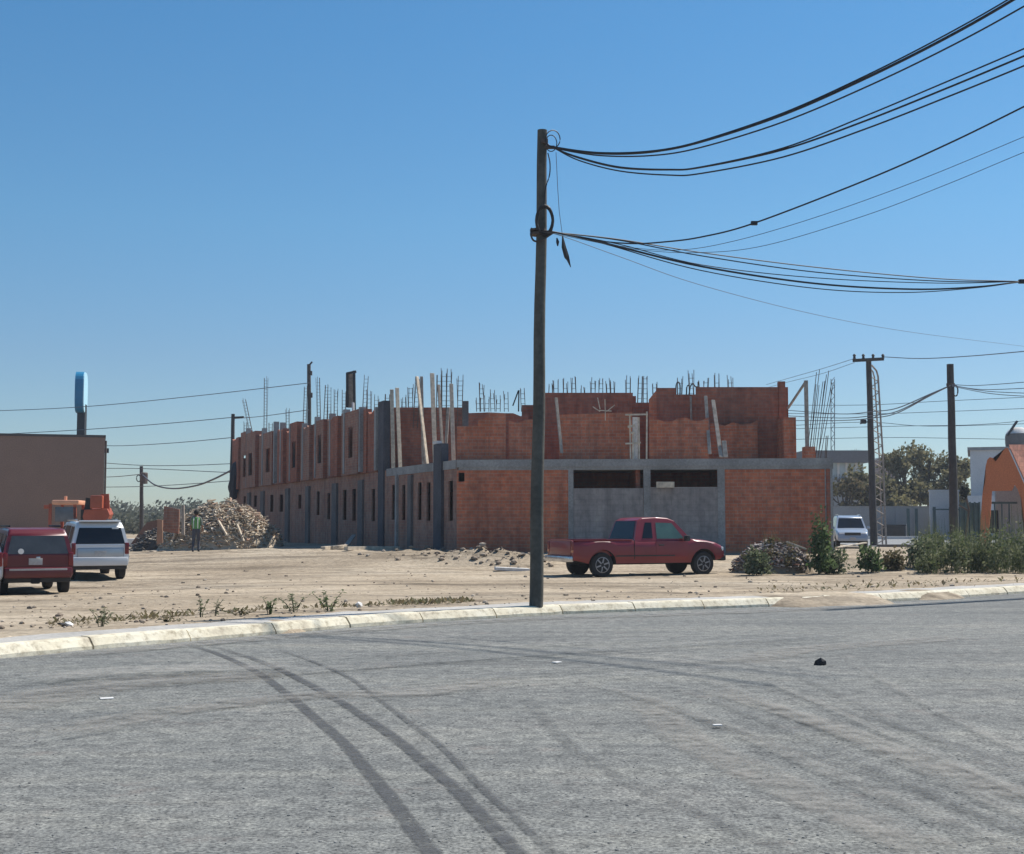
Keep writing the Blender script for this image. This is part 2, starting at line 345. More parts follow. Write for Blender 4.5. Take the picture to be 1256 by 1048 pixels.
def tube(bm, pts, r, n=6, closed=False):
    rings = []
    pts = [Vector(p) for p in pts]; N_ = len(pts)
    for i, p in enumerate(pts):
        if closed: d = pts[(i + 1) % N_] - pts[i - 1]
        else: d = pts[min(i + 1, N_ - 1)] - pts[max(i - 1, 0)]
        d.normalize(); ref = Vector((0, 0, 1)) if abs(d.z) < 0.95 else Vector((1, 0, 0))
        a = d.cross(ref).normalized(); b = a.cross(d)
        rr = r[i] if isinstance(r, (list, tuple)) else r
        rings.append([bm.verts.new(p + a * rr * math.cos(t) + b * rr * math.sin(t)) for t in [2 * math.pi * k / n for k in range(n)]])
    for i in range(N_ if closed else N_ - 1):
        A, B = rings[i], rings[(i + 1) % N_]
        for k in range(n): bm.faces.new((A[k], A[(k + 1) % n], B[(k + 1) % n], B[k]))
    if not closed:
        bm.faces.new(rings[0][::-1]); bm.faces.new(rings[-1])
def smoothpts(pts, n=10):
    P_ = [Vector(p) for p in pts]; P_ = [P_[0] * 2 - P_[1]] + P_ + [P_[-1] * 2 - P_[-2]]
    out = []
    for i in range(1, len(P_) - 2):
        p0, p1, p2, p3 = P_[i - 1:i + 3]
        for k in range(n):
            t = k / n
            out.append(0.5 * ((2 * p1) + (p2 - p0) * t + (2 * p0 - 5 * p1 + 4 * p2 - p3) * t * t + (3 * p1 - p0 - 3 * p2 + p3) * t ** 3))
    out.append(P_[-2]); return out
def lathe(bm, prof, n=20, axis='Y', center=(0, 0, 0), mi=0, caps=True):
    rings = []
    for (rr, h) in prof:
        ring = []
        for k in range(n):
            a = 2 * math.pi * k / n
            if axis == 'Y': p = (rr * math.cos(a), h, rr * math.sin(a))
            else: p = (rr * math.cos(a), rr * math.sin(a), h)
            ring.append(bm.verts.new(Vector(p) + Vector(center)))
        rings.append(ring)
    for A, B in zip(rings, rings[1:]):
        for k in range(n):
            f = bm.faces.new((A[k], A[(k + 1) % n], B[(k + 1) % n], B[k])); f.material_index = mi
    if caps: bm.faces.new(rings[0]).material_index = mi; bm.faces.new(rings[-1][::-1]).material_index = mi
def rock(bm, c, s, rr, sub=1, squash=0.7):
    r = bmesh.ops.create_icosphere(bm, subdivisions=sub, radius=1.0)
    off = Vector((rr.uniform(0, 99), rr.uniform(0, 99), rr.uniform(0, 99)))
    rot = Matrix.Rotation(rr.uniform(0, 6.28), 3, 'Z') @ Matrix.Rotation(rr.uniform(-.4, .4), 3, 'X')
    ax = (rr.uniform(.7, 1.3), rr.uniform(.7, 1.2), squash * rr.uniform(.7, 1.2))
    for v in r['verts']:
        p = v.co * (1 + 0.45 * noise.noise(v.co * 1.3 + off))
        v.co = Vector(c) + rot @ Vector((p.x * ax[0], p.y * ax[1], p.z * ax[2])) * s
# wall with rectangular holes; local s along p0->p1; front face on the -n side (towards camera), thick behind
def wall(name, p0, p1, z0, z1, holes, thick, mat, parent, off=0.0, tops=None):
    p0 = Vector((p0[0], p0[1], 0)); p1 = Vector((p1[0], p1[1], 0)); d = p1 - p0; Ln = d.length; d.normalize()
    nrm = Vector((d.y, -d.x, 0))               # outward when walking with the wall's outside on the right
    S = sorted({0.0, Ln, *[h[0] for h in holes], *[h[1] for h in holes], *([t for t, _ in tops] if tops else [])})
    S = [s for s in S if -1e-6 <= s <= Ln + 1e-6]
    Z = sorted({z0, z1, *[h[2] for h in holes], *[h[3] for h in holes]})
    def top(s):
        if not tops: return z1
        for (a, za), (b, zb) in zip(tops, tops[1:]):
            if a <= s <= b + 1e-9: return za + (zb - za) * ((s - a) / max(b - a, 1e-6))
        return tops[-1][1]
    ni, nj = len(S) - 1, len(Z) - 1
    def solid(i, j):
        if not (0 <= i < ni and 0 <= j < nj): return False
        cs, cz = (S[i] + S[i + 1]) / 2, (Z[j] + Z[j + 1]) / 2
        return not any(h[0] < cs < h[1] and h[2] < cz < h[3] for h in holes)
    verts, faces, uvs, idx = [], [], [], {}
    u0 = p0.x * 0.7 + p0.y
    def V(i, j, back):
        k = (i, j, back)
        if k not in idx:
            z = Z[j] if j < nj else top(S[i])
            p = p0 + d * S[i] + nrm * (off - (thick if back else 0)); idx[k] = len(verts); verts.append((p.x, p.y, z))
        return idx[k]
    def F_(q, vert):
        faces.append([V(*a) for a in q])
        for a in q:
            z = Z[a[1]] if a[1] < nj else top(S[a[0]])
            uvs.append((u0 + S[a[0]] + (thick if (a[2] and not vert) else 0), z + (thick if (a[2] and vert) else 0)))
    for i in range(ni):
        for j in range(nj):
            if not solid(i, j): continue
            F_([(i, j, 0), (i + 1, j, 0), (i + 1, j + 1, 0), (i, j + 1, 0)], False)
            F_([(i + 1, j, 1), (i, j, 1), (i, j + 1, 1), (i + 1, j + 1, 1)], False)
            if not solid(i - 1, j): F_([(i, j, 1), (i, j, 0), (i, j + 1, 0), (i, j + 1, 1)], False)
            if not solid(i + 1, j): F_([(i + 1, j, 0), (i + 1, j, 1), (i + 1, j + 1, 1), (i + 1, j + 1, 0)], False)
            if not solid(i, j - 1): F_([(i, j, 1), (i + 1, j, 1), (i + 1, j, 0), (i, j, 0)], True)
            if not solid(i, j + 1): F_([(i, j + 1, 0), (i + 1, j + 1, 0), (i + 1, j + 1, 1), (i, j + 1, 1)], True)
    return raw(name, verts, faces, mat, parent, uvs)
def leaves(bm_verts, bm_faces, center, rad, n, size, rr, shape=(1, 1, 1), lump=0.5, seed=0.0, hollow=0.35):
    made = 0; tries = 0
    while made < n and tries < n * 12:
        tries += 1
        d = Vector((rr.gauss(0, 1), rr.gauss(0, 1), rr.gauss(0, 1)))
        if d.length < 1e-3: continue
        d.normalize()
        ext = 1 + lump * noise.noise(d * 1.7 + Vector((seed, seed * 1.3, 0)))
        t = rr.uniform(hollow, 1.0) ** 0.6
        p = Vector((d.x * shape[0], d.y * shape[1], d.z * shape[2])) * rad * ext * t
        if noise.noise((Vector(center) + p) * (2.2 / rad) + Vector((seed, 0, seed))) < -0.12: continue
        p += Vector(center)
        a = Vector((rr.gauss(0, 1), rr.gauss(0, 1), rr.gauss(0, 1))).normalized(); b = a.orthogonal().normalized()
        s = size * rr.uniform(.6, 1.3); c = a.cross(b)
        i = len(bm_verts)
        bm_verts += [p - b * s * .5, p + c * s * .35, p + b * s * .6, p - c * s * .35]
        bm_faces.append((i, i + 1, i + 2, i + 3)); made += 1

# ------------------------------------------------------------------ terrain
KERB_UV = [(0, 808), (100, 798), (220, 788), (340, 778), (480, 766), (600, 759), (657, 755), (760, 751), (900, 746), (1000, 742), (1130, 736), (1256, 728)]
kp = [gr(u, v) for u, v in KERB_UV]
kp = [Vector((-60, -22, 0)), Vector((-26, 0.5, 0)), Vector((-14.5, 8.6, 0)), Vector((-9.6, 12.6, 0))] + kp + [Vector((18, 34.5, 0)), Vector((34, 44, 0)), Vector((80, 66, 0))]
KERB = smoothpts(kp, 6)
KSEG = list(zip(KERB[::3], KERB[3::3] + [KERB[-1]])) if len(KERB) % 3 != 1 else list(zip(KERB[::3], KERB[3::3]))
def kerb_sd(x, y):                            # signed distance, positive behind the kerb
    best = 1e9; sg = 1
    for a, b in KSEG:
        dx, dy = b.x - a.x, b.y - a.y; l2 = dx * dx + dy * dy
        t = max(0, min(1, ((x - a.x) * dx + (y - a.y) * dy) / l2)) if l2 else 0
        ex, ey = x - a.x - t * dx, y - a.y - t * dy; q = ex * ex + ey * ey
        if q < best: best = q; sg = 1 if dx * ey - dy * ex > 0 else -1
    return sg * math.sqrt(best)
def sst(a, b, t):
    t = max(0, min(1, (t - a) / (b - a))); return t * t * (3 - 2 * t)
MOUNDS = [(at(575, 690, 46.5), 1.7, 0.9, 0.22), (at(612, 690, 46.0), 1.3, 0.8, 0.24), (at(640, 690, 45.0), 0.9, .7, 0.22), (at(530, 690, 48.5), 2.0, .9, .16),
          (at(300, 690, 52.0), 3.0, 1.0, .12), (at(420, 690, 50), 2.5, .8, .08)]
def gz(x, y, detail=True):
    sd_ = kerb_sd(x, y) if (y < 75 and abs(x) < 75) else 30
    if sd_ < 0.55: return -0.16
    z = 0.155 * (1 - sst(0.8, 5.0, sd_)) if sd_ > 0.9 else 0.10
    z += 0.45 * sst(42.5, 49.3, y + 0.12 * x) * sst(-26, -6, x) * (1 - sst(11, 17, x)) * (1 - sst(110, 140, y))
    z -= 0.21 * math.exp(-(((x + 12.6) / 5.0) ** 2 + ((y - 36) / 7.5) ** 2))
    if detail and y < 90:
        for (p, sx, sy, h) in MOUNDS:
            e = math.exp(-(((x - p.x) / sx) ** 2 + ((y - p.y) / sy) ** 2))
            z += h * e * (1 + 0.9 * noise.noise(Vector((x * 2.3, y * 2.3, 3))))
        k = sst(0.9, 2.2, sd_)
        z += k * (0.035 * noise.noise(Vector((x * .55, y * .55, 0))) + 0.028 * noise.noise(Vector((x * 1.9, y * 1.9, 5))))
    return z
def axis(lo, hi, step, outer):
    a = []; t = lo
    while t < hi: a.append(t); t += step
    a.append(hi)
    k = step * 1.6; t = lo - k; pre = []
    while t > outer[0]: pre.append(t); k *= 1.45; t -= k
    pre.append(outer[0]); k = step * 1.6; t = hi + k; post = []
    while t < outer[1]: post.append(t); k *= 1.45; t += k
    post.append(outer[1])
    return pre[::-1] + a + post
gx = axis(-19, 19, 0.32, (-4000, 4000)); gy = axis(13, 57, 0.34, (-200, 6000))
gv = [(x, y, gz(x, y)) for y in gy for x in gx]; nx = len(gx)
gf = [(j * nx + i, j * nx + i + 1, (j + 1) * nx + i + 1, (j + 1) * nx + i) for j in range(len(gy) - 1) for i in range(nx - 1)]
struct(raw('ground', gv, gf, M['ground'], smooth=True))

def ribbon(name, line, profile, mat, breaks=None):   # profile: (offset behind the kerb front, z)
    verts, faces = [], []
    n = len(profile)
    for i, p in enumerate(line):
        d = line[min(i + 1, len(line) - 1)] - line[max(i - 1, 0)]; d.normalize(); nr = Vector((-d.y, d.x, 0))
        for (o, z) in profile: q = p + nr * o; verts.append((q.x, q.y, z))
    for i in range(len(line) - 1):
        for k in range(n - 1): faces.append((i * n + k, i * n + k + 1, (i + 1) * n + k + 1, (i + 1) * n + k))
    return raw(name, verts, faces, mat)
# road: from the kerb towards (and behind) the camera
rv, rf = [], []
for i, p in enumerate(KERB):
    rv += [(p.x, p.y, 0.0), (p.x + (8 - 0.2 * p.x), min(p.y - 14, -40), 0.0)]
for i in range(len(KERB) - 1): rf.append((2 * i, 2 * i + 1, 2 * i + 3, 2 * i + 2))
struct(raw('road', rv, rf, M['road']))
# kerb built as separate lengths with joints
bmk = bmesh.new()
def resample(line, step):
    out = [line[0].copy()]; acc = 0
    for a, b in zip(line, line[1:]):
        l = (b - a).length; t = step - acc
        while t < l: out.append(a.lerp(b, t / l)); t += step
        acc = (acc + l) % step
    return out
KL = [p for p in resample(KERB, 1.5)]
kr = random.Random(3)
def kn(i):
    d = KL[min(i + 1, len(KL) - 1)] - KL[max(i - 1, 0)]; d.normalize(); return Vector((-d.y, d.x, 0))
for i in range(len(KL) - 1):
    a, b = KL[i], KL[i + 1]; d = (b - a).normalized(); na, nb = kn(i), kn(i + 1); g = 0.012; sub = 5
    dz = kr.uniform(-.006, .006); do = kr.uniform(-.008, .008)
    prof = [(0.0, -0.05), (0.015, 0.045), (0.09, 0.132), (0.115, 0.150), (0.15, 0.156), (0.30, 0.156), (0.30, -0.05)]
    rings = []
    for k in range(sub + 1):
        t = k / sub; p = (a + d * g).lerp(b - d * g, t); n_ = na.lerp(nb, t).normalized()
        ring = []
        for q, (o, z) in enumerate(prof):
            jit = 0.012 * noise.noise(Vector((p.x * 3, p.y * 3, q * 2.0))) if 0 < q < 5 else 0
            w_ = p + n_ * (o + do + jit); ring.append(bmk.verts.new((w_.x, w_.y, z + (dz + jit if q > 0 else 0))))
        rings.append(ring)
    for A, B in zip(rings, rings[1:]):
        for k in range(len(prof) - 1): bmk.faces.new((A[k], A[k + 1], B[k + 1], B[k]))
    bmk.faces.new(rings[0]); bmk.faces.new(rings[-1][::-1])
struct(link('kerb', bmk, M['kerb']))
# narrow concrete walk behind the kerb, its back edge eaten by drifting earth
wl = resample(KERB, 0.4); verts, faces = [], []
for i, p in enumerate(wl):
    d = wl[min(i + 1, len(wl) - 1)] - wl[max(i - 1, 0)]; d.normalize(); nr = Vector((-d.y, d.x, 0))
    e = 1.0 + 0.22 * noise.noise(Vector((p.x * .9, p.y * .9, 1))) + 0.1 * noise.noise(Vector((p.x * 4, p.y * 4, 1)))
    for o, z in ((0.32, 0.02), (0.32, 0.146), (e, 0.152), (e + 0.05, 0.02)): q = p + nr * o; verts.append((q.x, q.y, z))
for i in range(len(wl) - 1):
    for k in range(3): faces.append((i * 4 + k, i * 4 + k + 1, i * 4 + k + 5, i * 4 + k + 4))
struct(raw('sidewalk', verts, faces, M['walk']))
# earth spilled over the kerb where vehicles drive on to the lot, and smaller drifts
def spill(u0, u1, front, hgt, back=1.9, name='dirt_ramp'):
    a = gr(u0, 745); b = gr(u1, 738)
    line = [p for p in resample(KERB, 0.25) if a.x <= p.x <= b.x]
    verts, faces = [], []; n = 12
    for i, p in enumerate(line):
        t = i / max(1, len(line) - 1); env = sst(0, .2, t) * (1 - sst(.8, 1, t))
        d = line[min(i + 1, len(line) - 1)] - line[max(i - 1, 0)]; d.normalize(); nr = Vector((-d.y, d.x, 0))
        fr = -front * env * (0.75 + 0.5 * noise.noise(Vector((p.x * 1.1, p.y, 4))))
        for k in range(n):
            s = k / (n - 1); o = fr + (back - fr) * s
            q = p + nr * o
            prof = min(1, s * 2.4) if env > 0 else 0
            z = -0.03 + (hgt * env + 0.03) * math.sin(min(1, prof) * math.pi / 2) * (1 - sst(.8, 1, s)) + 0.02 * env * noise.noise(Vector((q.x * 2.5, q.y * 2.5, 2)))
            if s > .8: z -= 0.02
            verts.append((q.x, q.y, z))
    for i in range(len(line) - 1):
        for k in range(n - 1): faces.append((i * n + k, i * n + k + 1, (i + 1) * n + k + 1, (i + 1) * n + k))
    return struct(raw(name, verts, faces, M['ground'], smooth=True))
spill(925, 1110, 0.9, 0.172)
spill(1165, 1225, 0.4, 0.155, 1.2, 'dirt_drift')
spill(212, 242, 0.10, 0.145, 1.0, 'dirt_drift')
spill(400, 455, 0.12, 0.145, 1.0, 'dirt_drift')

def strip(name, uvpts, width, mat, z, widen=None):
    line = smoothpts([gr(u, v) for u, v in uvpts], 8); verts, faces, uvs = [], [], []
    for i, p in enumerate(line):
        d = line[min(i + 1, len(line) - 1)] - line[max(i - 1, 0)]; d.normalize(); nr = Vector((-d.y, d.x, 0))
        for s in (-.5, .5): q = p + nr * s * width; verts.append((q.x, q.y, z))
    m_ = len(line) - 1
    for i in range(m_):
        faces.append((2 * i, 2 * i + 1, 2 * i + 3, 2 * i + 2)); uvs += [(0, i / m_), (1, i / m_), (1, (i + 1) / m_), (0, (i + 1) / m_)]
    return struct(raw(name, verts, faces, mat, uvs=uvs))
strip('tyre_track', [(222, 790), (260, 800), (310, 822), (350, 850), (385, 880), (420, 910), (450, 945), (480, 980), (505, 1015), (530, 1048), (560, 1100)], 0.125, M['track'], 0.004)
strip('tyre_track', [(250, 790), (320, 812), (370, 835), (410, 857), (450, 882), (490, 910), (525, 940), (555, 965), (585, 995), (628, 1040), (680, 1100)], 0.125, M['track'], 0.008)
strip('tyre_track', [(310, 788), (370, 807), (425, 830), (460, 855), (500, 885), (540, 915), (570, 945), (600, 975), (628, 1000), (690, 1060)], 0.075, M['track_thin'], 0.012)
strip('tyre_track', [(640, 850), (665, 880), (700, 915), (760, 955), (840, 992), (950, 1040), (1080, 1100)], 0.16, M['track_faint'], 0.004)
strip('tyre_track', [(760, 850), (850, 880), (950, 912), (1060, 950), (1160, 985), (1300, 1040)], 0.14, M['track_faint'], 0.004)
strip('tyre_track', [(880, 835), (960, 850), (1060, 880), (1160, 910), (1300, 960)], 0.15, M['track_faint'], 0.008)
strip('dust_streak', [(-60, 880), (60, 855), (160, 838), (260, 832), (340, 832)], 1.1, M['dust'], 0.012)
strip('dust_streak', [(40, 842), (110, 834), (200, 828), (290, 826), (360, 822)], 0.8, M['dust'], 0.070)
strip('dust_streak', [(60, 905), (200, 875), (380, 855), (520, 850), (640, 832)], 0.6, M['dust'], 0.016)
strip('dust_streak', [(780, 850), (840, 905), (930, 950), (1040, 1000), (1180, 1060)], 0.45, M['dust'], 0.012)
strip('dust_streak', [(900, 815), (980, 798), (1080, 790), (1180, 782)], 0.7, M['dust'], 0.012)
strip('dust_streak', [(860, 845), (980, 880), (1120, 930), (1290, 990)], 0.35, M['dust'], 0.016)
strip('dust_streak', [(0, 812), (220, 793), (480, 771), (657, 760), (900, 752), (1256, 735)], 0.7, M['dust'], 0.020)

arc = random.Random(17)
for k in range(6):                            # faint older tyre marks sweeping round the bend, light and dark
    e = k / 5; j = arc.uniform(-12, 12); mt_ = (M['dust_faint'], M['track_faint'], M['dust_faint'])[k % 3]
    strip('tyre_track', [(700 + 330 * e + j, 836 - 26 * e), (790 + 330 * e + j, 858 + 4 * e), (880 + 330 * e + j, 890 + 18 * e), (980 + 340 * e + j, 934 + 22 * e), (1110 + 340 * e + j, 990 + 30 * e), (1280 + 340 * e + j, 1062 + 20 * e)], arc.uniform(.10, .26), mt_, 0.024 + .002 * k)
for k in range(7):
    e = k / 6; j = arc.uniform(-10, 10)
    strip('tyre_track', [(-60, 838 + 90 * e + j), (120, 826 + 66 * e + j), (330, 815 + 52 * e + j), (560, 800 + 42 * e + j), (800, 787 + 34 * e + j), (1050, 775 + 28 * e + j)], arc.uniform(.08, .2), (M['dust_faint'], M['track_faint'])[k % 2], 0.050 + .002 * k)
# loose gravel on the road and stones on the lot
def ico_template():
    bm = bmesh.new(); bmesh.ops.create_icosphere(bm, subdivisions=1, radius=1.0); vs = [v.co.copy() for v in bm.verts]
    fs = [tuple(v.index for v in f.verts) for f in bm.faces]; bm.free(); return vs, fs
ICO_V, ICO_F = ico_template()
def pebble(verts, faces, c, s, rr, squash=.7, rough=.35):
    off = Vector((rr.uniform(0, 99), rr.uniform(0, 99), rr.uniform(0, 99))); ca, sa = math.cos(off.x), math.sin(off.x)
    ax = (rr.uniform(.7, 1.4), rr.uniform(.7, 1.2), squash * rr.uniform(.7, 1.2)); n0 = len(verts)
    for v in ICO_V:
        k = 1 + rough * noise.noise(v * 1.3 + off); x, y, z = v.x * ax[0] * k * s, v.y * ax[1] * k * s, v.z * ax[2] * k * s
        verts.append((c[0] + x * ca - y * sa, c[1] + x * sa + y * ca, c[2] + z))
    faces.extend(tuple(i + n0 for i in f) for f in ICO_F)
g2 = random.Random(11); verts, faces = [], []
for _ in range(2600):
    v = 800 + 270 * g2.random() ** 0.9; u = g2.uniform(-30, 1290); p = gr(u, v)
    if kerb_sd(p.x, p.y) > -0.1: continue
    dens = noise.noise(Vector((p.x * .8, p.y * .8, 9)))
    if dens < -0.25 and g2.random() < .7: continue
    s = 0.004 + 0.008 * g2.random() ** 3
    pebble(verts, faces, (p.x, p.y, s * .15), s, g2, .45)
tag(raw('road_gravel', verts, faces, M['gravel']), 'loose grey gravel scattered over the asphalt road', 'gravel', kind='stuff')
verts, faces = [], []
for _ in range(1500):
    u = g2.uniform(-20, 1276); v = 690 + 90 * g2.random(); p = gr(u, v)
    if kerb_sd(p.x, p.y) < 0.9: continue
    s = 0.012 + 0.05 * g2.random() ** 4
    pebble(verts, faces, (p.x, p.y, gz(p.x, p.y) + s * .2), s, g2)
for (p, sx, sy, h) in MOUNDS[:4]:
    for _ in range(70):
        x, y = p.x + g2.gauss(0, sx * .7), p.y + g2.gauss(0, sy * .7); s = 0.025 + 0.10 * g2.random() ** 3
        pebble(verts, faces, (x, y, gz(x, y) + s * .25), s, g2)
tag(raw('lot_stones', verts, faces, M['stone']), 'small stones and broken clods strewn over the bare earth lot', 'stones', kind='stuff')
def single_rock(name, label, u, v, s, mat, seed, squash=.8, zoff=0.0):
    bm = bmesh.new(); p = gr(u, v); z = max(0, gz(p.x, p.y)) if kerb_sd(p.x, p.y) > .6 else zoff
    rock(bm, (0, 0, s * .45), s, random.Random(seed), 1, squash); o = link(name, bm, mat); o.location = (p.x, p.y, z)
    return tag(o, label, 'stone')
single_rock('stone', 'dark fist-sized stone lying alone on the asphalt at right', 1007, 816, 0.062, M['stone_dark'], 5, 1.0)
single_rock('stone', 'pale broken stone on the kerb walk at the left edge', 84, 773, 0.07, M['litter'], 8)
single_rock('stone', 'dark clod lying on the walk beside the pale broken stone', 77, 774, 0.08, M['stone_dark'], 9, .5)
single_rock('stone', 'pale rounded stone behind the kerb left of the tall utility pole', 441, 749, 0.08, M['litter'], 12)
def slab_piece(name, label, cat, u, v, size, rz, mat, tilt=0.0, z=None):
    bm = bmesh.new(); box(bm, (0, 0, size[2] / 2), size, rot=Matrix.Rotation(tilt, 4, 'Y'), bev=min(size) * .15); p = gr(u, v, 0.1 if z is None else z)
    o = link(name, bm, mat); o.location = (p.x, p.y, gz(p.x, p.y) if z is None else z); o.rotation_euler.z = rz
    return tag(o, label, cat)
slab_piece('concrete_slab', 'pale flat concrete slab dropped on the dirt left of the utility pole', 'slab', 628, 697, (1.1, 0.5, .10), R(8), M['white_wall'], .05)
slab_piece('litter', 'white scrap of paper on the road at left', 'litter', 131, 857, (0.12, 0.09, .006), .4, M['litter'], z=0.002)
slab_piece('litter', 'white scrap lying on the road just right of the pole', 'litter', 683, 813, (0.11, 0.07, .01), .9, M['litter'], z=0.004)
slab_piece('litter', 'white scrap on the road below the soft tyre marks', 'litter', 880, 890, (0.07, 0.04, .008), .2, M['litter'], z=0.02)

# ------------------------------------------------------------------ weeds and shrubs
def weed(label, u, v, h, spread, n, mat, rr, cat='weed', name='weed', group=None, leafsize=.07, base=None, shape=None):
    p = gr(u, v, 0.12); z = gz(p.x, p.y) if base is None else base
    z = max(z, .14) if 0.3 < kerb_sd(p.x, p.y) < 1.1 else z
    t = empty(name, label, cat, (p.x, p.y, z), rr.uniform(0, 6), group)
    bm = bmesh.new(); verts, faces = [], []
    for k in range(n):
        a = rr.uniform(0, 6.28); lean = rr.uniform(.1, 1) * spread; hh = h * rr.uniform(.5, 1.0)
        x0, y0 = math.cos(a) * lean * .3, math.sin(a) * lean * .3
        pts = [Vector((x0 + math.cos(a) * lean * s * s, y0 + math.sin(a) * lean * s * s, hh * (s - .12 * s * s) - .02)) for s in (0, .3, .6, .85, 1)]
        tube(bm, pts, [.008, .007, .006, .004, .002], 4)
        for s in range(int(7 + 10 * hh)):
            q = rr.uniform(.15, 1.02); i = min(3, int(q * 4)); c = pts[i].lerp(pts[i + 1], q * 4 - i if q < 1 else 1)
            a2 = rr.uniform(0, 6.28); el = rr.uniform(-.3, .9); dr = Vector((math.cos(a2) * math.cos(el), math.sin(a2) * math.cos(el), math.sin(el)))
            sd2 = dr.cross(Vector((0, 0, 1))).normalized(); l = leafsize * rr.uniform(.6, 1.5); j = len(verts)
            tip = c + dr * l - Vector((0, 0, l * .25))
            verts += [c, c + dr * l * .5 + sd2 * l * .28, tip, c + dr * l * .5 - sd2 * l * .28]; faces.append((j, j + 1, j + 2, j + 3))
    link('stem', bm, M['stem'], t); raw('foliage', verts, faces, mat, t)
    return t
wr = random.Random(21)
WG = 'weeds along the back of the kerb'
weed('bushy weed farthest left behind the kerb, standing alone', 124, 768, .34, .16, 6, M['leaf_grey'], wr, group=WG)
weed('tall two-stemmed weed behind the kerb, tallest on the left', 246, 758, .46, .12, 4, M['leaf_grey'], wr, group=WG)
weed('thin leaning weed right beside the tall two-stemmed weed', 262, 757, .36, .14, 3, M['leaf_grey'], wr, group=WG)
weed('dark compact green weed behind the kerb, left of a pair', 331, 755, .36, .11, 7, M['leaf_green'], wr, group=WG)
weed('spreading weed with pale leaves between the dark green weed and the last weed', 361, 753, .38, .24, 8, M['leaf_grey'], wr, group=WG)
weed('leafy weed nearest the utility pole along the kerb', 403, 752, .40, .22, 9, M['leaf_green'], wr, group=WG)
weed('low dry tuft between the two tall weed groups', 295, 757, .17, .3, 8, M['leaf_dry'], wr, group=WG)
weed('low dry tuft left of the leaning thin weed beside the kerb', 205, 765, .13, .2, 6, M['leaf_dry'], wr, group=WG)
# dry litter line along the kerb's back edge
verts, faces = [], []
for _ in range(1500):
    u = wr.choice([wr.uniform(60, 240), wr.uniform(280, 580), wr.uniform(480, 580), wr.uniform(930, 1256)]); 
    t = (u - 0) / 1256; v = 770 - 52 * t ** .7 + wr.uniform(-9, 3) if u < 640 else 727 - (u - 900) * .02 + wr.uniform(-14, 4)
    p = gr(u, v, .12)
    if kerb_sd(p.x, p.y) < .8: continue
    c = Vector((p.x, p.y, gz(p.x, p.y) + .02)); a = wr.uniform(0, 6.28); l = wr.uniform(.03, .11)
    dr = Vector((math.cos(a), math.sin(a), wr.uniform(0, 1.2))) * l; sd2 = Vector((-math.sin(a), math.cos(a), 0)) * l * .3; j = len(verts)
    verts += [c, c + dr * .5 + sd2, c + dr, c + dr * .5 - sd2]; faces.append((j, j + 1, j + 2, j + 3))
tag(raw('dry_grass', verts, faces, M['leaf_dry']), 'dry grass bits and leaf litter along the edge of the walk', 'dry grass', kind='stuff')

def shrub(label, u, v, wid, h, n, mat, seed, name='shrub', leafsize=.11, group=None, z=0.0, cat='shrub', Y=None):
    rr = random.Random(seed); p = gr(u, v, z) if Y is None else at(u, v, Y); gzv = gz(p.x, p.y)
    t = empty(name, label, cat, (p.x, p.y, gzv), 0, group)
    verts, faces = [], []; bm = bmesh.new()
    k_ = max(3, int(wid * 4))
    for k in range(k_):
        a = rr.uniform(0, 6.28); d = rr.uniform(0, .5) * wid; hh = h * rr.uniform(.55, 1.0) * (1 - .45 * d / wid)
        top = Vector((math.cos(a) * d, math.sin(a) * d * .7, hh))
        tube(bm, [Vector((top.x * .3, top.y * .3, -.03)), Vector((top.x * .7, top.y * .7, hh * .5)), top], [.018, .013, .006], 5)
        leaves(verts, faces, (top.x * .85, top.y * .85, hh * .55), wid * .33, n // k_, leafsize, rr, (1, 1, max(.9, hh / wid * 1.45)), .7, seed + k, .1)
        leaves(verts, faces, (top.x * .9, top.y * .9, hh * .18), wid * .30, n // k_ // 3, leafsize * 1.1, rr, (1.2, 1, .7), .7, seed + k + 50, .1)
    verts = [Vector((v_.x, v_.y, max(v_.z, .02))) for v_ in verts]
    link('stem', bm, M['stem'], t); raw('foliage', verts, faces, mat, t)
    return t
SG = 'shrubs on the right edge of the lot'
shrub('green shrub at the left foot of the rubble heap beside the pickup', 922, 706, .95, 1.15, 700, M['leaf_grey'], 31, group=SG)
shrub('tall pointed green shrub at the right of the rubble heap', 1003, 705, 1.0, 2.2, 1050, M['leaf_green'], 32, group=SG)
shrub('low spreading pale-leaved shrub at the foot of the tall pointed shrub', 1028, 704, .9, 1.0, 700, M['leaf_grey'], 33, group=SG)
shrub('small dark shrub in the gap right of the tall pointed shrub', 1068, 703, .85, 1.0, 600, M['leaf_green'], 34, group=SG)
shrub('dry yellowish shrub in front of the far grey road', 1100, 702, 1.0, .85, 520, M['leaf_dry'], 35, group=SG)
shrub('grey-green shrub where the dense weed thicket begins', 1135, 701, 1.2, 1.2, 800, M['leaf_grey'], 36, group=SG)
# dense mass of tall weeds at the right
rr = random.Random(44); verts, faces = [], []
for k in range(120):
    u = rr.uniform(1128, 1330); Yv = rr.uniform(41, 47); p = at(u, 690, Yv); zz = gz(p.x, p.y)
    h = rr.choice([.7, .9, 1.1, 1.5]) * rr.uniform(.85, 1.1) * (.75 + .25 * sst(1140, 1200, u))
    leaves(verts, faces, (p.x, p.y, zz + h * .52), .30, 150, .10, rr, (1.1, 1.1, h * 1.7), .6, k * 1.7, .05)
    for q in range(10):
        c = Vector((p.x + rr.uniform(-.3, .3), p.y + rr.uniform(-.3, .3), zz)); j = len(verts); hh = h * rr.uniform(.8, 1.35); lx = rr.uniform(-.15, .15)
        verts += [c, c + Vector((.012, 0, 0)), c + Vector((lx + .006, 0, hh)), c + Vector((lx, 0, hh))]; faces.append((j, j + 1, j + 2, j + 3))
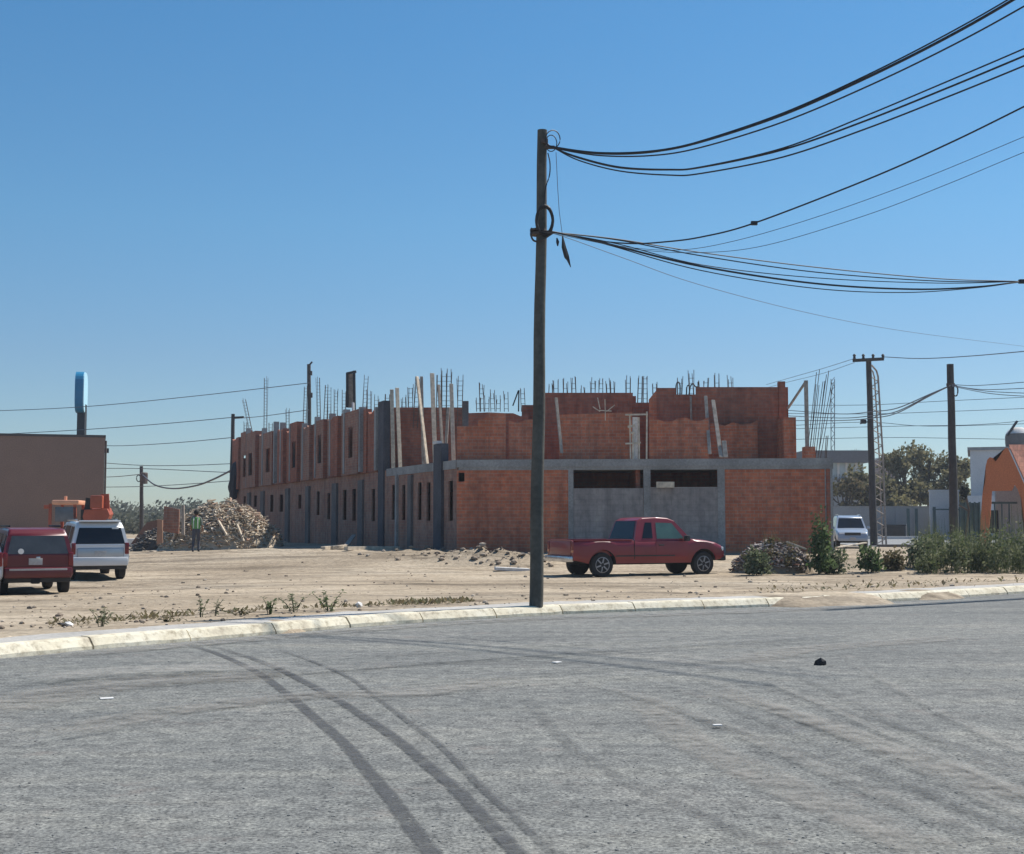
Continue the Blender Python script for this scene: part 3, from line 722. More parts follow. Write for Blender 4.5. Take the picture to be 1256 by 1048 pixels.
tag(raw('weed_thicket', [Vector((a.x, a.y, max(a.z, 0))) for a in verts], faces, leafmat('leaf_thicket', (0.07, 0.095, 0.04), (0.12, 0.145, 0.065), (0.24, 0.24, 0.15))), 'dense waist-high thicket of green weeds along the lot at far right', 'weeds', kind='stuff')

def tree(name, label, u, vtop, Y, wid, mat, seed, n=4200, leafsize=.36, group=None, low=0.25, cat='tree'):
    rr = random.Random(seed); p = at(u, 640, Y); top = at(u, vtop, Y).z; h = top * 1.08
    t = empty(name, label, cat, (p.x, p.y, 0), 0, group)
    bm = bmesh.new(); tube(bm, smoothpts([(0, 0, -.1), (.15, 0, h * .25), (-.1, .1, h * .5), (.05, 0, h * .8)], 4), [.26 - .012 * k for k in range(13)], 8)
    verts, faces = [], []
    ncl = 11
    for k in range(ncl):
        a = rr.uniform(0, 6.28); d = rr.uniform(.15, .62) * wid; zc = h * rr.uniform(low + .12, .84)
        c = Vector((math.cos(a) * d, math.sin(a) * d, zc))
        tube(bm, [Vector((0, 0, h * rr.uniform(.2, .5))), c * .6 + Vector((0, 0, h * .15)), c], [.10, .06, .02], 5)
        leaves(verts, faces, c, wid * rr.uniform(.30, .46), n // ncl, leafsize, rr, (1, 1, .8), .8, seed + k * 2.1, .2)
    link('trunk', bm, M['bark'], t); raw('crown', verts, faces, mat, t)
    return t
TG = 'trees behind the grey wall'
tree('tree', 'olive tree between the lattice mast and the dark pole, leftmost tall crown', 1112, 548, 128, 3.4, M['leaf_olive'], 51, group=TG)
tree('tree', 'olive tree just left of the dark pole, broad middle crown', 1142, 546, 130, 3.6, M['leaf_olive'], 52, group=TG)
tree('tree', 'olive tree right of the dark pole beside the white building', 1176, 549, 129, 3.2, M['leaf_olive'], 53, group=TG)
tree('tree', 'low olive tree behind the crossarm pole', 1072, 574, 126, 3.0, M['leaf_olive'], 54, group=TG)
tree('tree', 'low brownish tree in front of the long grey building', 1040, 590, 124, 2.8, M['leaf_dry'], 55, 2200, group=TG)
tree('tree', 'low dark tree filling the gap between the crossarm pole and tall crowns', 1094, 586, 125, 2.8, M['leaf_olive'], 56, 2200, group=TG, low=.1)
# leafless tree behind
def bare_tree(label, u, vb, vt, Y, seed):
    rr = random.Random(seed); p = at(u, 640, Y); h = at(u, vt, Y).z
    bm = bmesh.new()
    def grow(a, d, l, r, k):
        b = a + d * l; tube(bm, [a, a.lerp(b, .5) + Vector((rr.uniform(-.08, .08), 0, 0)) * l, b], [r, r * .8, r * .6], 5)
        if k == 0: return
        for _ in range(3):
            nd = (d + Vector((rr.uniform(-.75, .75), rr.uniform(-.5, .5), rr.uniform(-.1, .5)))).normalized(); grow(b, nd, l * .68, r * .6, k - 1)
    grow(Vector((0, 0, -.1)), Vector((0, 0, 1)), h * .36, .10, 3)
    o = link('bare_tree', bm, M['bark']); o.location = (p.x, p.y, 0); return tag(o, label, 'tree')
bare_tree('leafless tree with thin branches showing over the long grey building', 1046, 640, 535, 150, 61)
bare_tree('leafless tree sketchily standing before the pale windows of the grey building', 1034, 640, 568, 132, 63)
# far tree line on the left
rr = random.Random(71); verts, faces = [], []
for k in range(85):
    u = rr.uniform(-40, 330) if k < 70 else rr.uniform(330, 1000); Y = rr.uniform(215, 260)
    vt = 614 + 7 * noise.noise(Vector((u * .045, 0, 0))) + rr.uniform(0, 6); p = at(u, vt, Y); 
    leaves(verts, faces, (p.x, p.y, p.z * .52), p.z * .55, 190, .7, rr, (1.5, 1.2, 1.0), .6, k, .2)
tag(raw('far_tree_line', [Vector((a.x, a.y, max(0, a.z))) for a in verts], faces, M['leaf_far']), 'distant hazy belt of green trees on the left horizon', 'trees', kind='stuff')
verts, faces = [], []
for k in range(70):
    u = rr.uniform(110, 300); Y = rr.uniform(150, 190); p = at(u, 630 + rr.uniform(-4, 6), Y)
    leaves(verts, faces, (p.x, p.y, p.z * .45), 1.5, 150, .5, rr, (1.8, 1, .95), .6, k, .1)
tag(raw('scrub_belt', [Vector((a.x, a.y, max(0, a.z))) for a in verts], faces, M['leaf_far']), 'dull grey-green scrub below the distant tree belt at left', 'scrub', kind='stuff')

exec_order = None
# ------------------------------------------------------------------ unfinished brick building
C0 = Vector((at(560, 640, 50).x, 50, 0)); R0 = Vector((at(1021, 640, 48.6).x, 48.6, 0))
DF = Vector((-0.358, 0.934, 0)).normalized(); LF = 50.5
E0 = C0 + DF * LF; RB = R0 + DF * LF
BD = empty('unfinished_building', 'unfinished two-storey red brick building with bare rebar sticking out of its walls', 'building', (C0.x, C0.y, 0))
def rel(o):                                    # keep world coordinates under the building's empty
    o.matrix_parent_inverse = Matrix.Translation((-C0.x, -C0.y, 0)); return o
def sline(u, p, q):
    w_ = onplan(u, 600, p, q); return (Vector((w_.x, w_.y, 0)) - Vector((p[0], p[1], 0))).length
def shift(p, k): return Vector((p.x, p.y + k, 0))
ZS0, ZS1 = 3.50, 3.88                          # slab underside and top
bm = bmesh.new()
o_ = 0.05; pts = [C0 + Vector((.09, -o_, 0)), R0 + Vector((o_, -o_, 0)), RB + Vector((o_, o_, 0)), E0 + Vector((.09, o_, 0))]
lo = [bm.verts.new((p.x, p.y, ZS0)) for p in pts]; hi = [bm.verts.new((p.x, p.y, ZS1)) for p in pts]
bm.faces.new(lo[::-1]); bm.faces.new(hi)
for i in range(4): bm.faces.new((lo[i], lo[(i + 1) % 4], hi[(i + 1) % 4], hi[i]))
rel(link('slab', bm, M['concrete'], BD))
# ground floor, front
sf = lambda u: sline(u, C0, R0)
zf = lambda u, v: onplan(u, v, C0, R0).z
LFR = (R0 - C0).length
def fpiece(name, u0, u1, z0, z1, mat, thick=.2, off=0.0, holes=(), p=None, q=None):
    p = p or C0; q = q or R0
    a = onplan(u0, 600, p, q); b = onplan(u1, 600, p, q)
    return rel(wall(name, (a.x, a.y), (b.x, b.y), z0, z1, list(holes), thick, mat, BD, off))
fpiece('wall', 560.3, 697, -.2, 3.51, M['brick'], holes=[(sf(562), sf(569.5), zf(565, 591), zf(565, 580))])
fpiece('wall', 889, 1012, -.2, 3.51, M['brick'])
fpiece('wall', 703, 789, -.2, zf(745, 599), M['render'])
fpiece('wall', 798, 880.5, -.2, zf(840, 597.5), M['render'])
for u0, u1 in ((697, 703.3), (789.3, 798), (880.2, 889), (1011.7, 1021.3)):
    fpiece('column', u0, u1, -.2, 3.51, M['concrete'], .26, .03)
fpiece('beam', 560.5, 1021.2, zf(790, 572.5), ZS1 + .012, M['concrete'], .24, .075)
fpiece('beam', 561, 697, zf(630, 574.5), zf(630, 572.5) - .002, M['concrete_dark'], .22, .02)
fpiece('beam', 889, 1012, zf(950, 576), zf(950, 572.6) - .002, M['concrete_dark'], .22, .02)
# inner walls seen in the two openings
p_, q_ = shift(C0, 3.0), shift(R0, 3.0)
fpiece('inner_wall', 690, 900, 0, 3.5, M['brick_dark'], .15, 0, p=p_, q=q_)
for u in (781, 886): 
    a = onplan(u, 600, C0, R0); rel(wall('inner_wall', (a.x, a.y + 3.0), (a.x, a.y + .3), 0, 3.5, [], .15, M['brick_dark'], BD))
# ground floor, long side.  Walk from the far end towards the corner so that the outside is on the right
ls = lambda u: LF - sline(u, C0, E0)
zl = lambda u, v: onplan(u, v, C0, E0).z
slots = [(550, 555.5, 590, 639), (523.5, 528, 592, 639), (512.5, 517, 592, 638), (493, 497, 595, 638), (480.5, 484.5, 595, 637.5), (455.8, 460, 600, 639.5),
         (432, 436.5, 600, 639), (420.5, 425, 601, 638), (401.5, 405, 605, 637), (388.5, 392, 603, 632), (366, 369.5, 607, 624), (343, 347.3, 607, 628), (331.5, 335.3, 607, 628),
         (311.5, 315, 608, 622), (299, 301.5, 609, 620)]
holes = [(ls(a), ls(b), zl((a + b) / 2, vb), zl((a + b) / 2, vt)) for a, b, vt, vb in slots]
rel(wall('wall', (E0.x, E0.y), (C0.x, C0.y), -.2, ZS1 - .045, [(min(h[0], h[1]), max(h[0], h[1]), h[2], h[3]) for h in holes], 0.07, M['brick_ground'], BD, 0.0))
def lpiece(name, u0, u1, z0, z1, mat, thick=.2, off=0.0, holes=(), tops=None):
    a = onplan(u0, 600, E0, C0); b = onplan(u1, 600, E0, C0); s0 = ls(u0)
    hh = [(ls(h0) - s0, ls(h1) - s0, za, zb) for h0, h1, za, zb in holes]
    return rel(wall(name, (a.x, a.y), (b.x, b.y), z0, z1, hh, thick, mat, BD, off, tops))
# concrete columns of the long side (proud of the wall)
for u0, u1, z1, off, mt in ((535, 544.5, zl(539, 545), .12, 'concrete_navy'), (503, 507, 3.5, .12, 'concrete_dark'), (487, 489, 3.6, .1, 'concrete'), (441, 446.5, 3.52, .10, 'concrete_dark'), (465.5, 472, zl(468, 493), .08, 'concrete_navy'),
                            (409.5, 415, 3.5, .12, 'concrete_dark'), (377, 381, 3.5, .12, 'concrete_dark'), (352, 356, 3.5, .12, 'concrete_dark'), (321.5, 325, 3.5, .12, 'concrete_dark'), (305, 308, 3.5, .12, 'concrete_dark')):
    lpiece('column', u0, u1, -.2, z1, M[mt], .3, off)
lpiece('beam', 475, 560, ZS0 + .06, ZS1 + .012, M['concrete'], .2, .045)
lpiece('column_cap', 533.5, 539, zl(536, 545) + .004, zl(536, 541.5), M['white_wall'], .2, .10)
# upper floor of the long side: stepped bays, each its own height and depth
bays = [(463.5, 452, 504, 0, None), (452, 445, 503, .10, None), (445, 428, 505, .34, (438.5, 433)), (428, 420, 507, .05, None), (420, 410, 512, .36, None), (410, 402, 514, 0.0, None),
        (402, 392, 516, .34, (399.5, 395)), (392, 385, 520, .05, None), (385, 375, 523, .36, None), (375, 369, 525, 0, None), (369, 360, 519, .34, (367.5, 363)), (360, 352, 528, .02, None),
        (352, 345, 527, .36, None), (345, 338, 529, .04, None), (338, 326, 531, .34, (335.5, 330.5)), (326, 318, 532, 0, None), (318, 306, 531, .4, (314.3, 309.5)), (306, 296, 530, .05, (302.5, 299)), (296, 288.3, 538, .3, None)]
br = random.Random(5)
for u1, u0, vt, off, slot in bays:
    um = (u0 + u1) / 2; zt = zl(um, vt)
    hs = []
    if slot: hs = [(slot[1], slot[0], ZS1 + .75, min(zt - .35, ZS1 + 2.25))]
    a, b = ls(u0), ls(u1); n_ = max(2, int((b - a) / .3)); tp = [((b - a) * k / n_, zt - (.13 * br.randint(0, 1) if 0 < k < n_ else 0)) for k in range(n_ + 1)]
    off *= .6; mt_ = M['brick_side'] if br.random() < .6 else M['brick_dark']
    lpiece('wall', u0, u1, ZS1 - .06 if off else ZS1 - .04, zt, mt_, .07 if hs else .2 + off, off + .06, hs, tp if not hs else None)
    if hs: lpiece('wall', onplan(u1, 600, E0, C0).x * 0 + u1 - .8, u1 + .05, ZS1 - .05, zt - .004, M['brick_dark'], .2 + off, off + .055)
for u, vt, w_ in ((463, 500, 3.0), (447.5, 500, 2.0), (428, 503, 2.2), (410.5, 508, 2.0), (392.3, 512, 1.8), (376.5, 520, 2.0), (360.6, 522, 1.6), (349, 519, 1.6), (341, 518, 1.6), (326.5, 526, 1.6), (306.5, 526, 1.2)):
    lpiece('tie_column', u - w_ * .36, u + w_ * .36, ZS1 + .01, zl(u, vt), M['concrete'], .3, .30 if u < 460 else .14)
# added roof strip and inner walls, hidden behind the bays to darken their slots
pi = C0 + DF * 11.2; pj = C0 + DF * 49.8; nin = Vector((.934, .358, 0))
bm = bmesh.new(); q = [pi + nin * .12, pi + nin * 3.2, pj + nin * 3.2, pj + nin * .12]; zt_ = [6.15, 6.15, 6.9, 6.9]
lo = [bm.verts.new((p.x, p.y, z - .1)) for p, z in zip(q, zt_)]; hi = [bm.verts.new((p.x, p.y, z)) for p, z in zip(q, zt_)]
bm.faces.new(lo[::-1]); bm.faces.new(hi)
for k in range(4): bm.faces.new((lo[k], lo[(k + 1) % 4], hi[(k + 1) % 4], hi[k]))
rel(link('slab', bm, M['concrete'], BD))  # added to block the sky, hidden below the wall tops
a, b = pj + nin * 3.0, pi + nin * 3.0; rel(wall('inner_wall', (a.x, a.y), (b.x, b.y), ZS1 - .05, 6.1, [], .15, M['brick_dark'], BD))  # added with the roof strip to keep light out
for s_ in (11.4, 49.6): a = C0 + DF * s_ + nin * .15; b = a + nin * 2.9; rel(wall('inner_wall', (a.x, a.y), (b.x, b.y), ZS1 - .05, 6.1, [], .12, M['brick_dark'], BD))  # added end walls closing the darkened strip
# upper floor, front: walls standing at several depths
def up(u0, u1, vt0, Yk, mat, vt1=None, name='wall', thick=.16, steps=0, zb=None):
    a = at(u0, 600, Yk); b = at(u1, 600, Yk); za = at(u0, vt0, Yk).z; zb_ = at(u1, vt1 if vt1 is not None else vt0, Yk).z
    L_ = b.x - a.x; n_ = max(2, int(L_ / .28)); tp = []
    for k in range(n_ + 1):
        t = k / n_; z = za + (zb_ - za) * t
        if steps and 0 < k < n_: z -= .125 * br.randint(0, steps)
        tp.append((L_ * t, z))
    return rel(wall(name, (a.x, Yk), (b.x, Yk), ZS1 - .05 if zb is None else zb, max(za, zb_), [], thick, mat, BD, 0, tp))
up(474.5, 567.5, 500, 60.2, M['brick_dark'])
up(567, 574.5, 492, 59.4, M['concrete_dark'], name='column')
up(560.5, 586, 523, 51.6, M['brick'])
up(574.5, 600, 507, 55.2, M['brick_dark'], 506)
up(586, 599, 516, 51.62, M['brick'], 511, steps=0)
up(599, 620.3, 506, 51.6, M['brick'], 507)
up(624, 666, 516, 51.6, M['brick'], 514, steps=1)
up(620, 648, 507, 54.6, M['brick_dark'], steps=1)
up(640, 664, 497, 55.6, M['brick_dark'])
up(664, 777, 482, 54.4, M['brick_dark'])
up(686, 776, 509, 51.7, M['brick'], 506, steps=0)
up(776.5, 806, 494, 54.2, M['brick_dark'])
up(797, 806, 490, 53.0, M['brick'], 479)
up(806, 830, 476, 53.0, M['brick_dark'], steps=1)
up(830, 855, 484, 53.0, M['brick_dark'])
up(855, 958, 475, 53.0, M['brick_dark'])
up(797, 870, 514, 51.75, M['brick'], 512, steps=1)
up(870, 930, 520, 52.6, M['brick'], 516, steps=1)
up(957, 965, 468, 52.9, M['brick_dark'], name='column', thick=.3)
up(962.5, 977.5, 512, 51.4, M['brick'], thick=1.4)
up(988, 1001, 548, 50.6, M['brick'], thick=.5)
# return walls that close the rooms of the upper floor
def side(u, Y0, Y1, vt, mat=None):
    a = at(u, 600, Y0); zt = at(u, vt, Y0).z
    b = Vector((a.x, Y1, 0)); rel(wall('wall', (b.x + .0, b.y), (a.x, a.y), ZS1 - .05, zt, [], .16, mat or M['brick_dark'], BD))
side(963.4, 53.25, 60.5, 475); side(776, 54.6, 60, 486); side(664.5, 54.6, 60, 486); side(568, 60.4, 64, 500); side(830, 53.2, 60, 490)
# party walls further back and the two walls that face away
for s_, h in ((19, 2.7), (27, 2.9), (36, 3.1), (44, 3.2)):
    a = C0 + DF * s_; b = R0 + DF * s_
    rel(wall('wall', (a.x + .3, a.y), (b.x - 4, b.y), ZS1 - .05, ZS1 + h, [], .15, M['brick_dark'], BD))
rel(wall('wall', (R0.x, R0.y), (RB.x, RB.y), -.2, ZS0 + .01, [], .2, M['brick_dark'], BD))
rel(wall('wall', (RB.x, RB.y), (E0.x, E0.y), -.2, ZS0 + .01, [], .2, M['brick_dark'], BD))
a = R0 + DF * 14
rel(wall('wall', (a.x - 1.2, a.y), (RB.x - 1.2, RB.y), ZS1 - .05, 6.8, [], .2, M['brick_dark'], BD))
# rebar cages cast into the columns
def cage(u, vt, Yk, zb, wd=.16, lean=0.0, n=4, r=.0135, nm='rebar_cage'):
    bm = bmesh.new(); b = at(u, 600, Yk); zt = at(u, vt, Yk).z; rr = random.Random(int(u * 7 + vt))
    for k in range(n):
        ox, oy = ((-.5, -.5), (.5, -.5), (.5, .5), (-.5, .5), (0, -.5), (0, .5))[k]
        zz = zt - rr.uniform(0, .22); sx = rr.uniform(-.04, .04)
        tube(bm, [(b.x + ox * wd, Yk + oy * wd, zb), (b.x + ox * wd + lean * .5, Yk + oy * wd, (zb + zz) / 2), (b.x + ox * wd + lean + sx, Yk + oy * wd, zz)], r, 4)
    z = zb + .12
    while z < zt - .25 and nm == 'rebar_cage':
        f = (z - zb) / (zt - zb) * lean; w_ = wd / 2 + .008
        q = [(b.x - w_ + f, Yk - w_, z), (b.x + w_ + f, Yk - w_, z), (b.x + w_ + f, Yk + w_, z), (b.x - w_ + f, Yk + w_, z)]
        for i in range(4): bar(bm, q[i], q[(i + 1) % 4], .008)
        z += .21
    return rel(link(nm, bm, M['steel'], BD))
for u, vt, Yk in ((587, 487, 55.3), (591, 466, 56.2), (597, 484, 55.4), (604.5, 478, 56), (611, 484, 55.2), (621, 480, 56.5), (642, 474, 56), (675.5, 470, 55.6), (683, 464, 55.4), (694, 464, 55.4), (705, 461, 55.6),
                  (716, 472, 55.4), (728, 463, 55.6), (737, 461, 55.8), (748, 465, 55.4), (752, 464, 55.6), (771, 460, 54.9), (785, 458, 55.2), (792, 457, 56), (804.5, 466, 54), (834, 460, 55), (850, 454, 55), (866, 462, 54.2), (881, 458, 54.6), (898, 460, 54.4)):
    cage(u, vt, Yk, min(at(u, 505, Yk).z, 6.3), .17, rnd.uniform(-.05, .05))
for u, vt, Yk, ln in ((313, 488, 96, -.9), (324.5, 461, 95, 0), (372, 472, 90, .1), (391, 461, 84, -.1), (397.5, 470, 83, .1), (403, 474, 83, 0), (411, 475, 80, 0), (421, 477, 78, 0), (445, 458, 72, .15), (452, 476, 70, 0), (461, 484, 67, 0),
                      (474, 482, 62, 0), (495, 484, 61, 0), (503, 470, 61, 0), (509, 462, 60, .1), (538, 457, 57.5, 0), (544.5, 452, 57.4, 0), (549.5, 452, 57.5, .02), (564, 460, 57, 0), (352, 500, 92, 0), (300, 515, 96, 0), (331, 516, 92, 0)):
    cage(u, vt, Yk, min(at(u, 525, Yk).z, 6.4), .2, ln)
for u, vt, ln in ((995, 453, .45), (998, 466, .35), (1003, 462, .4), (1006, 455, .45), (1009, 464, .55)):
    cage(u - 4, vt, 50.9, 4.0, .1, ln, 2, .013, 'rebar_rod')
cage(1013, 533, 51.5, 3.86, .05, .06, 2, .016, 'rebar_rod')
cage(858, 466, 53.1, at(858, 485, 53.1).z, .05, 0, 2, .02, 'rebar_rod')
for pts in ([(829, 484), (829.5, 472), (832, 469), (834, 473), (834, 486)], [(842, 485), (842.5, 475), (845, 472.5)], [(845, 485), (847, 474), (850, 471), (853, 474.5), (857, 475)], [(636, 505), (636.5, 479)], [(636, 479), (629, 498)]):
    bm = bmesh.new(); tube(bm, smoothpts([at(u, v, 53.05) for u, v in pts], 4), .028, 5); rel(link('bent_rod', bm, M['black'], BD))
bm = bmesh.new(); bar(bm, at(990.3, 556, 50.9), at(988.5, 467, 50.9), .13); rel(link('steel_post', bm, M['plank_grey'], BD))
bm = bmesh.new(); bar(bm, at(988.5, 468, 50.9), at(966.5, 501, 52.0), .07); rel(link('brace', bm, M['plank_grey'], BD))

# timber, formwork and other things standing on the building: each lifts away, each a thing
def plank(label, a, b, w_, mat='plank', group=None, name='plank', t=.035):
    bm = bmesh.new(); A, B = Vector(a), Vector(b); mid = (A + B) / 2
    d = B - A; q = d.to_track_quat('Z', 'Y').to_matrix().to_4x4()
    mt = q @ Matrix.Diagonal((w_, t + .02, d.length, 1)); r_ = bmesh.ops.create_cube(bm, size=1, matrix=mt)
    bmesh.ops.bevel(bm, geom=bm.edges[:], offset=.006, segments=1, affect='EDGES')
    o = link(name, bm, M[mat]); o.location = mid
    return tag(o, label, 'plank', group)
def fac(u, v, inset=.6):                       # point on the terrace just inside the long side
    w_ = onplan(u, v, C0 + Vector((inset, 0, 0)), E0 + Vector((inset, 0, 0))); return w_
def vplank(label, u0, v0, u1, v1, Yk, w_=.13, mat='plank', group='upright planks on the slab edge'):
    b = at(u1, v1, Yk); b.z = ZS1 + .015; t = at(u0, v0, Yk + .25)
    return plank(label, b, t, w_ * 1.25, mat, group)
vplank('upright pale plank on the slab edge, farthest left of the row', 480.5, 478, 482.5, 568, 59.1)
vplank('upright pale plank second from the left on the slab edge', 487, 476, 491, 568, 58.6, .14, 'plank')
vplank('leaning pale plank crossing behind its neighbour at the top of the slab edge row', 511.5, 462, 524.5, 567, 56.4, .16)
vplank('short grey plank crossing the top of the tall leaning pale plank', 517, 462, 519.5, 540, 56.8, .10, 'plank_grey')
vplank('tall dark-topped plank standing upright right of the leaning planks', 530, 458, 534, 566, 55.6, .15, 'plank')
vplank('grey plank rising behind the capped concrete column', 538, 472, 544, 546, 54.6, .10, 'plank_grey')
vplank('slim plank slanting the other way right of the capped column', 550, 500, 545.5, 566, 54.0, .10, 'plank_grey')
vplank('upright pale plank nearest the building corner', 553.5, 471, 556.5, 565, 53.2, .12)
FG = 'planks leaning on the upper front wall'
plank('long pale plank leaning alone on the brick wall right of the utility pole', at(689, 556, 51.2), at(682, 488, 51.55), .12, 'plank_grey', FG)
plank('long plank leaning on the upper wall, left one of the two at right', at(870.5, 557, 51.3), at(865.5, 486, 52.5), .13, 'plank_grey', FG)
plank('long plank leaning steeply on the upper wall, right one of the two at right', at(884.5, 561, 51.0), at(874.5, 491, 52.4), .15, 'plank_grey', FG)
plank('short wide board standing at the foot of the steep leaning plank', at(890, 561, 51.0), at(888, 541, 51.3), .17, 'plank_grey', FG)
plank('short plank hanging flat on the wall under the bent black rods', at(848, 518, 52.85), at(847, 486, 52.88), .07, 'plank_grey', FG)
t = empty('timber_scaffold', 'small timber scaffold round a pale concrete column on the upper floor', 'scaffold', at(781, 562, 51.2)); t.location.z = ZS1
def relp(o, t): o.matrix_parent_inverse = Matrix.Translation(-Vector(t.location)); return o
bm = bmesh.new(); a, b = at(779, 560, 51.3), at(779, 512, 51.3); a.z = ZS1 + .014; bar(bm, a, b, .19, .19); relp(link('concrete_column', bm, M['white_wall'], t), t)
for (u0, v0, u1, v1) in ((773.5, 560, 772.5, 510), (776.5, 560, 776, 530), (784, 560, 783.5, 512), (793, 560, 793.5, 505)):
    bm = bmesh.new(); a, b = at(u0, v0, 51.1), at(u1, v1, 51.1); a.z = ZS1 + .014; bar(bm, a, b, .055); relp(link('post', bm, M['plank'], t), t)
for (u0, v0, u1, v1, w_) in ((767, 509, 794.5, 508.5, .06), (767, 544.5, 786, 543, .06), (770, 524, 779, 522, .09), (773, 531, 779, 531, .08)):
    bm = bmesh.new(); bar(bm, at(u0, v0, 51.0), at(u1, v1, 51.0), w_); relp(link('crosspiece', bm, M['plank'], t), t)
t = empty('nailed_boards', 'star of short pale boards fixed to the upper brick wall', 'boards', at(740, 505, 51.5))
for (u0, v0, u1, v1) in ((742, 490, 742.6, 516), (727, 499, 736, 505), (735, 503.5, 750, 504.5), (744, 505, 754, 497), (733, 488, 736, 502)):
    bm = bmesh.new(); bar(bm, at(u0, v0, 51.5 + .02 * (u0 % 3)), at(u1, v1, 51.52), .075, .03); relp(link('board', bm, M['plank'], t), t)
t = empty('formwork_panel', 'tall dark formwork panel standing on the long brick wall against the sky', 'panel', at(431, 505, 70)) 
for nm, (u0, v0, u1, v1), wd, mt in (('frame', (435, 503, 434.4, 455), .20, 'black'), ('frame', (426, 500, 425.8, 458), .12, 'black'), ('frame', (425, 458.5, 437, 456), .14, 'black')):
    bm = bmesh.new(); bar(bm, at(u0, v0, 70), at(u1, v1, 70), wd, .12); relp(link(nm, bm, M[mt], t), t)
bm = bmesh.new(); A = [at(426.5, 500, 70.05), at(434, 500, 70.05), at(433.6, 459, 70.05), at(426.5, 460, 70.05)]
for k in range(9): bar(bm, A[0].lerp(A[3], k / 8), A[1].lerp(A[2], k / 8), .03)
q = [bm.verts.new(p + Vector((0, .03, 0))) for p in A]; bm.faces.new(q); q2 = [bm.verts.new(p + Vector((0, .05, 0))) for p in A]; bm.faces.new(q2[::-1])
relp(link('mesh_sheet', bm, M['plank_grey'], t), t)
bm = bmesh.new(); bar(bm, at(433.5, 518, 69.5), at(433, 494, 69.5), .27, .1); relp(link('backing_board', bm, M['white_wall'], t), t)
plank('pale offcut board lying on the sill of the right opening', at(805, 594.8, 48.95), at(827, 594.8, 48.95), .13, 'plank', None, 'board', .2)
bm = bmesh.new(); tube(bm, smoothpts([at(291, 566, 95.5), at(288.5, 580, 95.3), at(287, 597, 95.4), at(286.5, 614, 95.4)], 5), [.12 + .28 * math.sin(math.pi * k / 15) ** .6 if k < 15 else .1 for k in range(16)], 9)
for v_ in bm.verts: v_.co += Vector((.10 * noise.noise(v_.co * 2.1), 0, .12 * noise.noise(v_.co * 1.7)))
tag(link('tarp_bundle', bm, M['tarp']), 'dark bundle of tarpaulin hanging off the far end of the building', 'tarp')
# beams lying in the shade beside the long side
for lab, (a, b) in {'long pale beam lying in the shade along the building, nearest the sunlit dirt': ((424, 683), (488, 681)), 'grey beam lying deeper in the shade, left of the long pale beam': ((396, 679.5), (425, 678))}.items():
    A, B = gr(*a, .3), gr(*b, .3); A.z = gz(A.x, A.y) + .1; B.z = gz(B.x, B.y) + .1; plank(lab, A, B, .20, 'plank', None, 'beam', .12)
A, B = gr(425, 678, .3), gr(434, 674, .3); A.z = gz(A.x, A.y) + .15; B.z = A.z + .35
plank('short board tilted up at the end of the grey beam in the shade', A, B, .2, 'plank_grey', None, 'board')

# ------------------------------------------------------------------ scrap heap and what stands round it
def heap(name, label, cat, c, rx, ry, h, nb, mat, seed, sz=(.25, 1.1), dust=M['ground'], kind=None):
    rr = random.Random(seed); t = empty(name, label, cat, c)
    if kind: t['kind'] = kind
    H = lambda x, y: h * max(0, 1 - ((x / rx) ** 2 + (y / ry) ** 2)) ** .62 * (1 + .22 * noise.noise(Vector((x * 1.3 + seed, y * 1.3, 0))) + .10 * noise.noise(Vector((x * 3.1, y * 3.1, seed))))
    verts, faces, nn = [], [], 40
    for j in range(nn + 1):
        for i in range(nn + 1):
            x, y = (i / nn * 2 - 1) * rx * 1.05, (j / nn * 2 - 1) * ry * 1.05; verts.append((x, y, H(x, y) * .9 - .06 + .05 * noise.noise(Vector((x * 4, y * 4, 1)))))
    for j in range(nn):
        for i in range(nn): k = j * (nn + 1) + i; faces.append((k, k + 1, k + nn + 2, k + nn + 1))
    raw('mound', verts, faces, dust, t, smooth=True)
    verts, faces = [], []
    for _ in range(nb):
        a = rr.uniform(0, 6.28); q = math.sqrt(rr.random()); x, y = math.cos(a) * q * rx, math.sin(a) * q * ry
        if y > ry * .5 and rr.random() < .6: y = -y
        z = H(x, y) - .03; l = rr.uniform(*sz) if rr.random() < .25 else rr.uniform(sz[0], (sz[0] + sz[1]) * .45); wd = rr.uniform(.025, .09); th = rr.uniform(.015, .05)
        rot = Matrix.Rotation(rr.uniform(0, 6.28), 4, 'Z') @ Matrix.Rotation(rr.gauss(0, .30), 4, 'Y') @ Matrix.Rotation(rr.uniform(-.6, .6), 4, 'X')
        mt = Matrix.Translation((x, y, z + .03)) @ rot @ Matrix.Diagonal((l, wd, th, 1)); n0 = len(verts)
        for k in range(8): verts.append(mt @ Vector(((k & 1) - .5, (k >> 1 & 1) - .5, (k >> 2) - .5)))
        faces += [tuple(n0 + i for i in f) for f in ((0, 2, 3, 1), (4, 5, 7, 6), (0, 1, 5, 4), (2, 6, 7, 3), (0, 4, 6, 2), (1, 3, 7, 5))]
    o = raw('loose_pieces', verts, faces, mat, t); o['kind'] = 'stuff'
    return t, H
hc = gr(272, 684, 0); hc = Vector((hc.x * 1.06, hc.y * 1.06, gz(hc.x, hc.y)))
HT, HH = heap('scrap_heap', 'big heap of broken timber and scrap boards left of the brick building', 'heap', hc, 2.85, 2.6, 2.05, 2600, M['scrap'], 81, (.10, .65), M['scrap_earth'])
hz_ = lambda x, y: hc + Vector((x, y, HH(x, y)))
i = 0
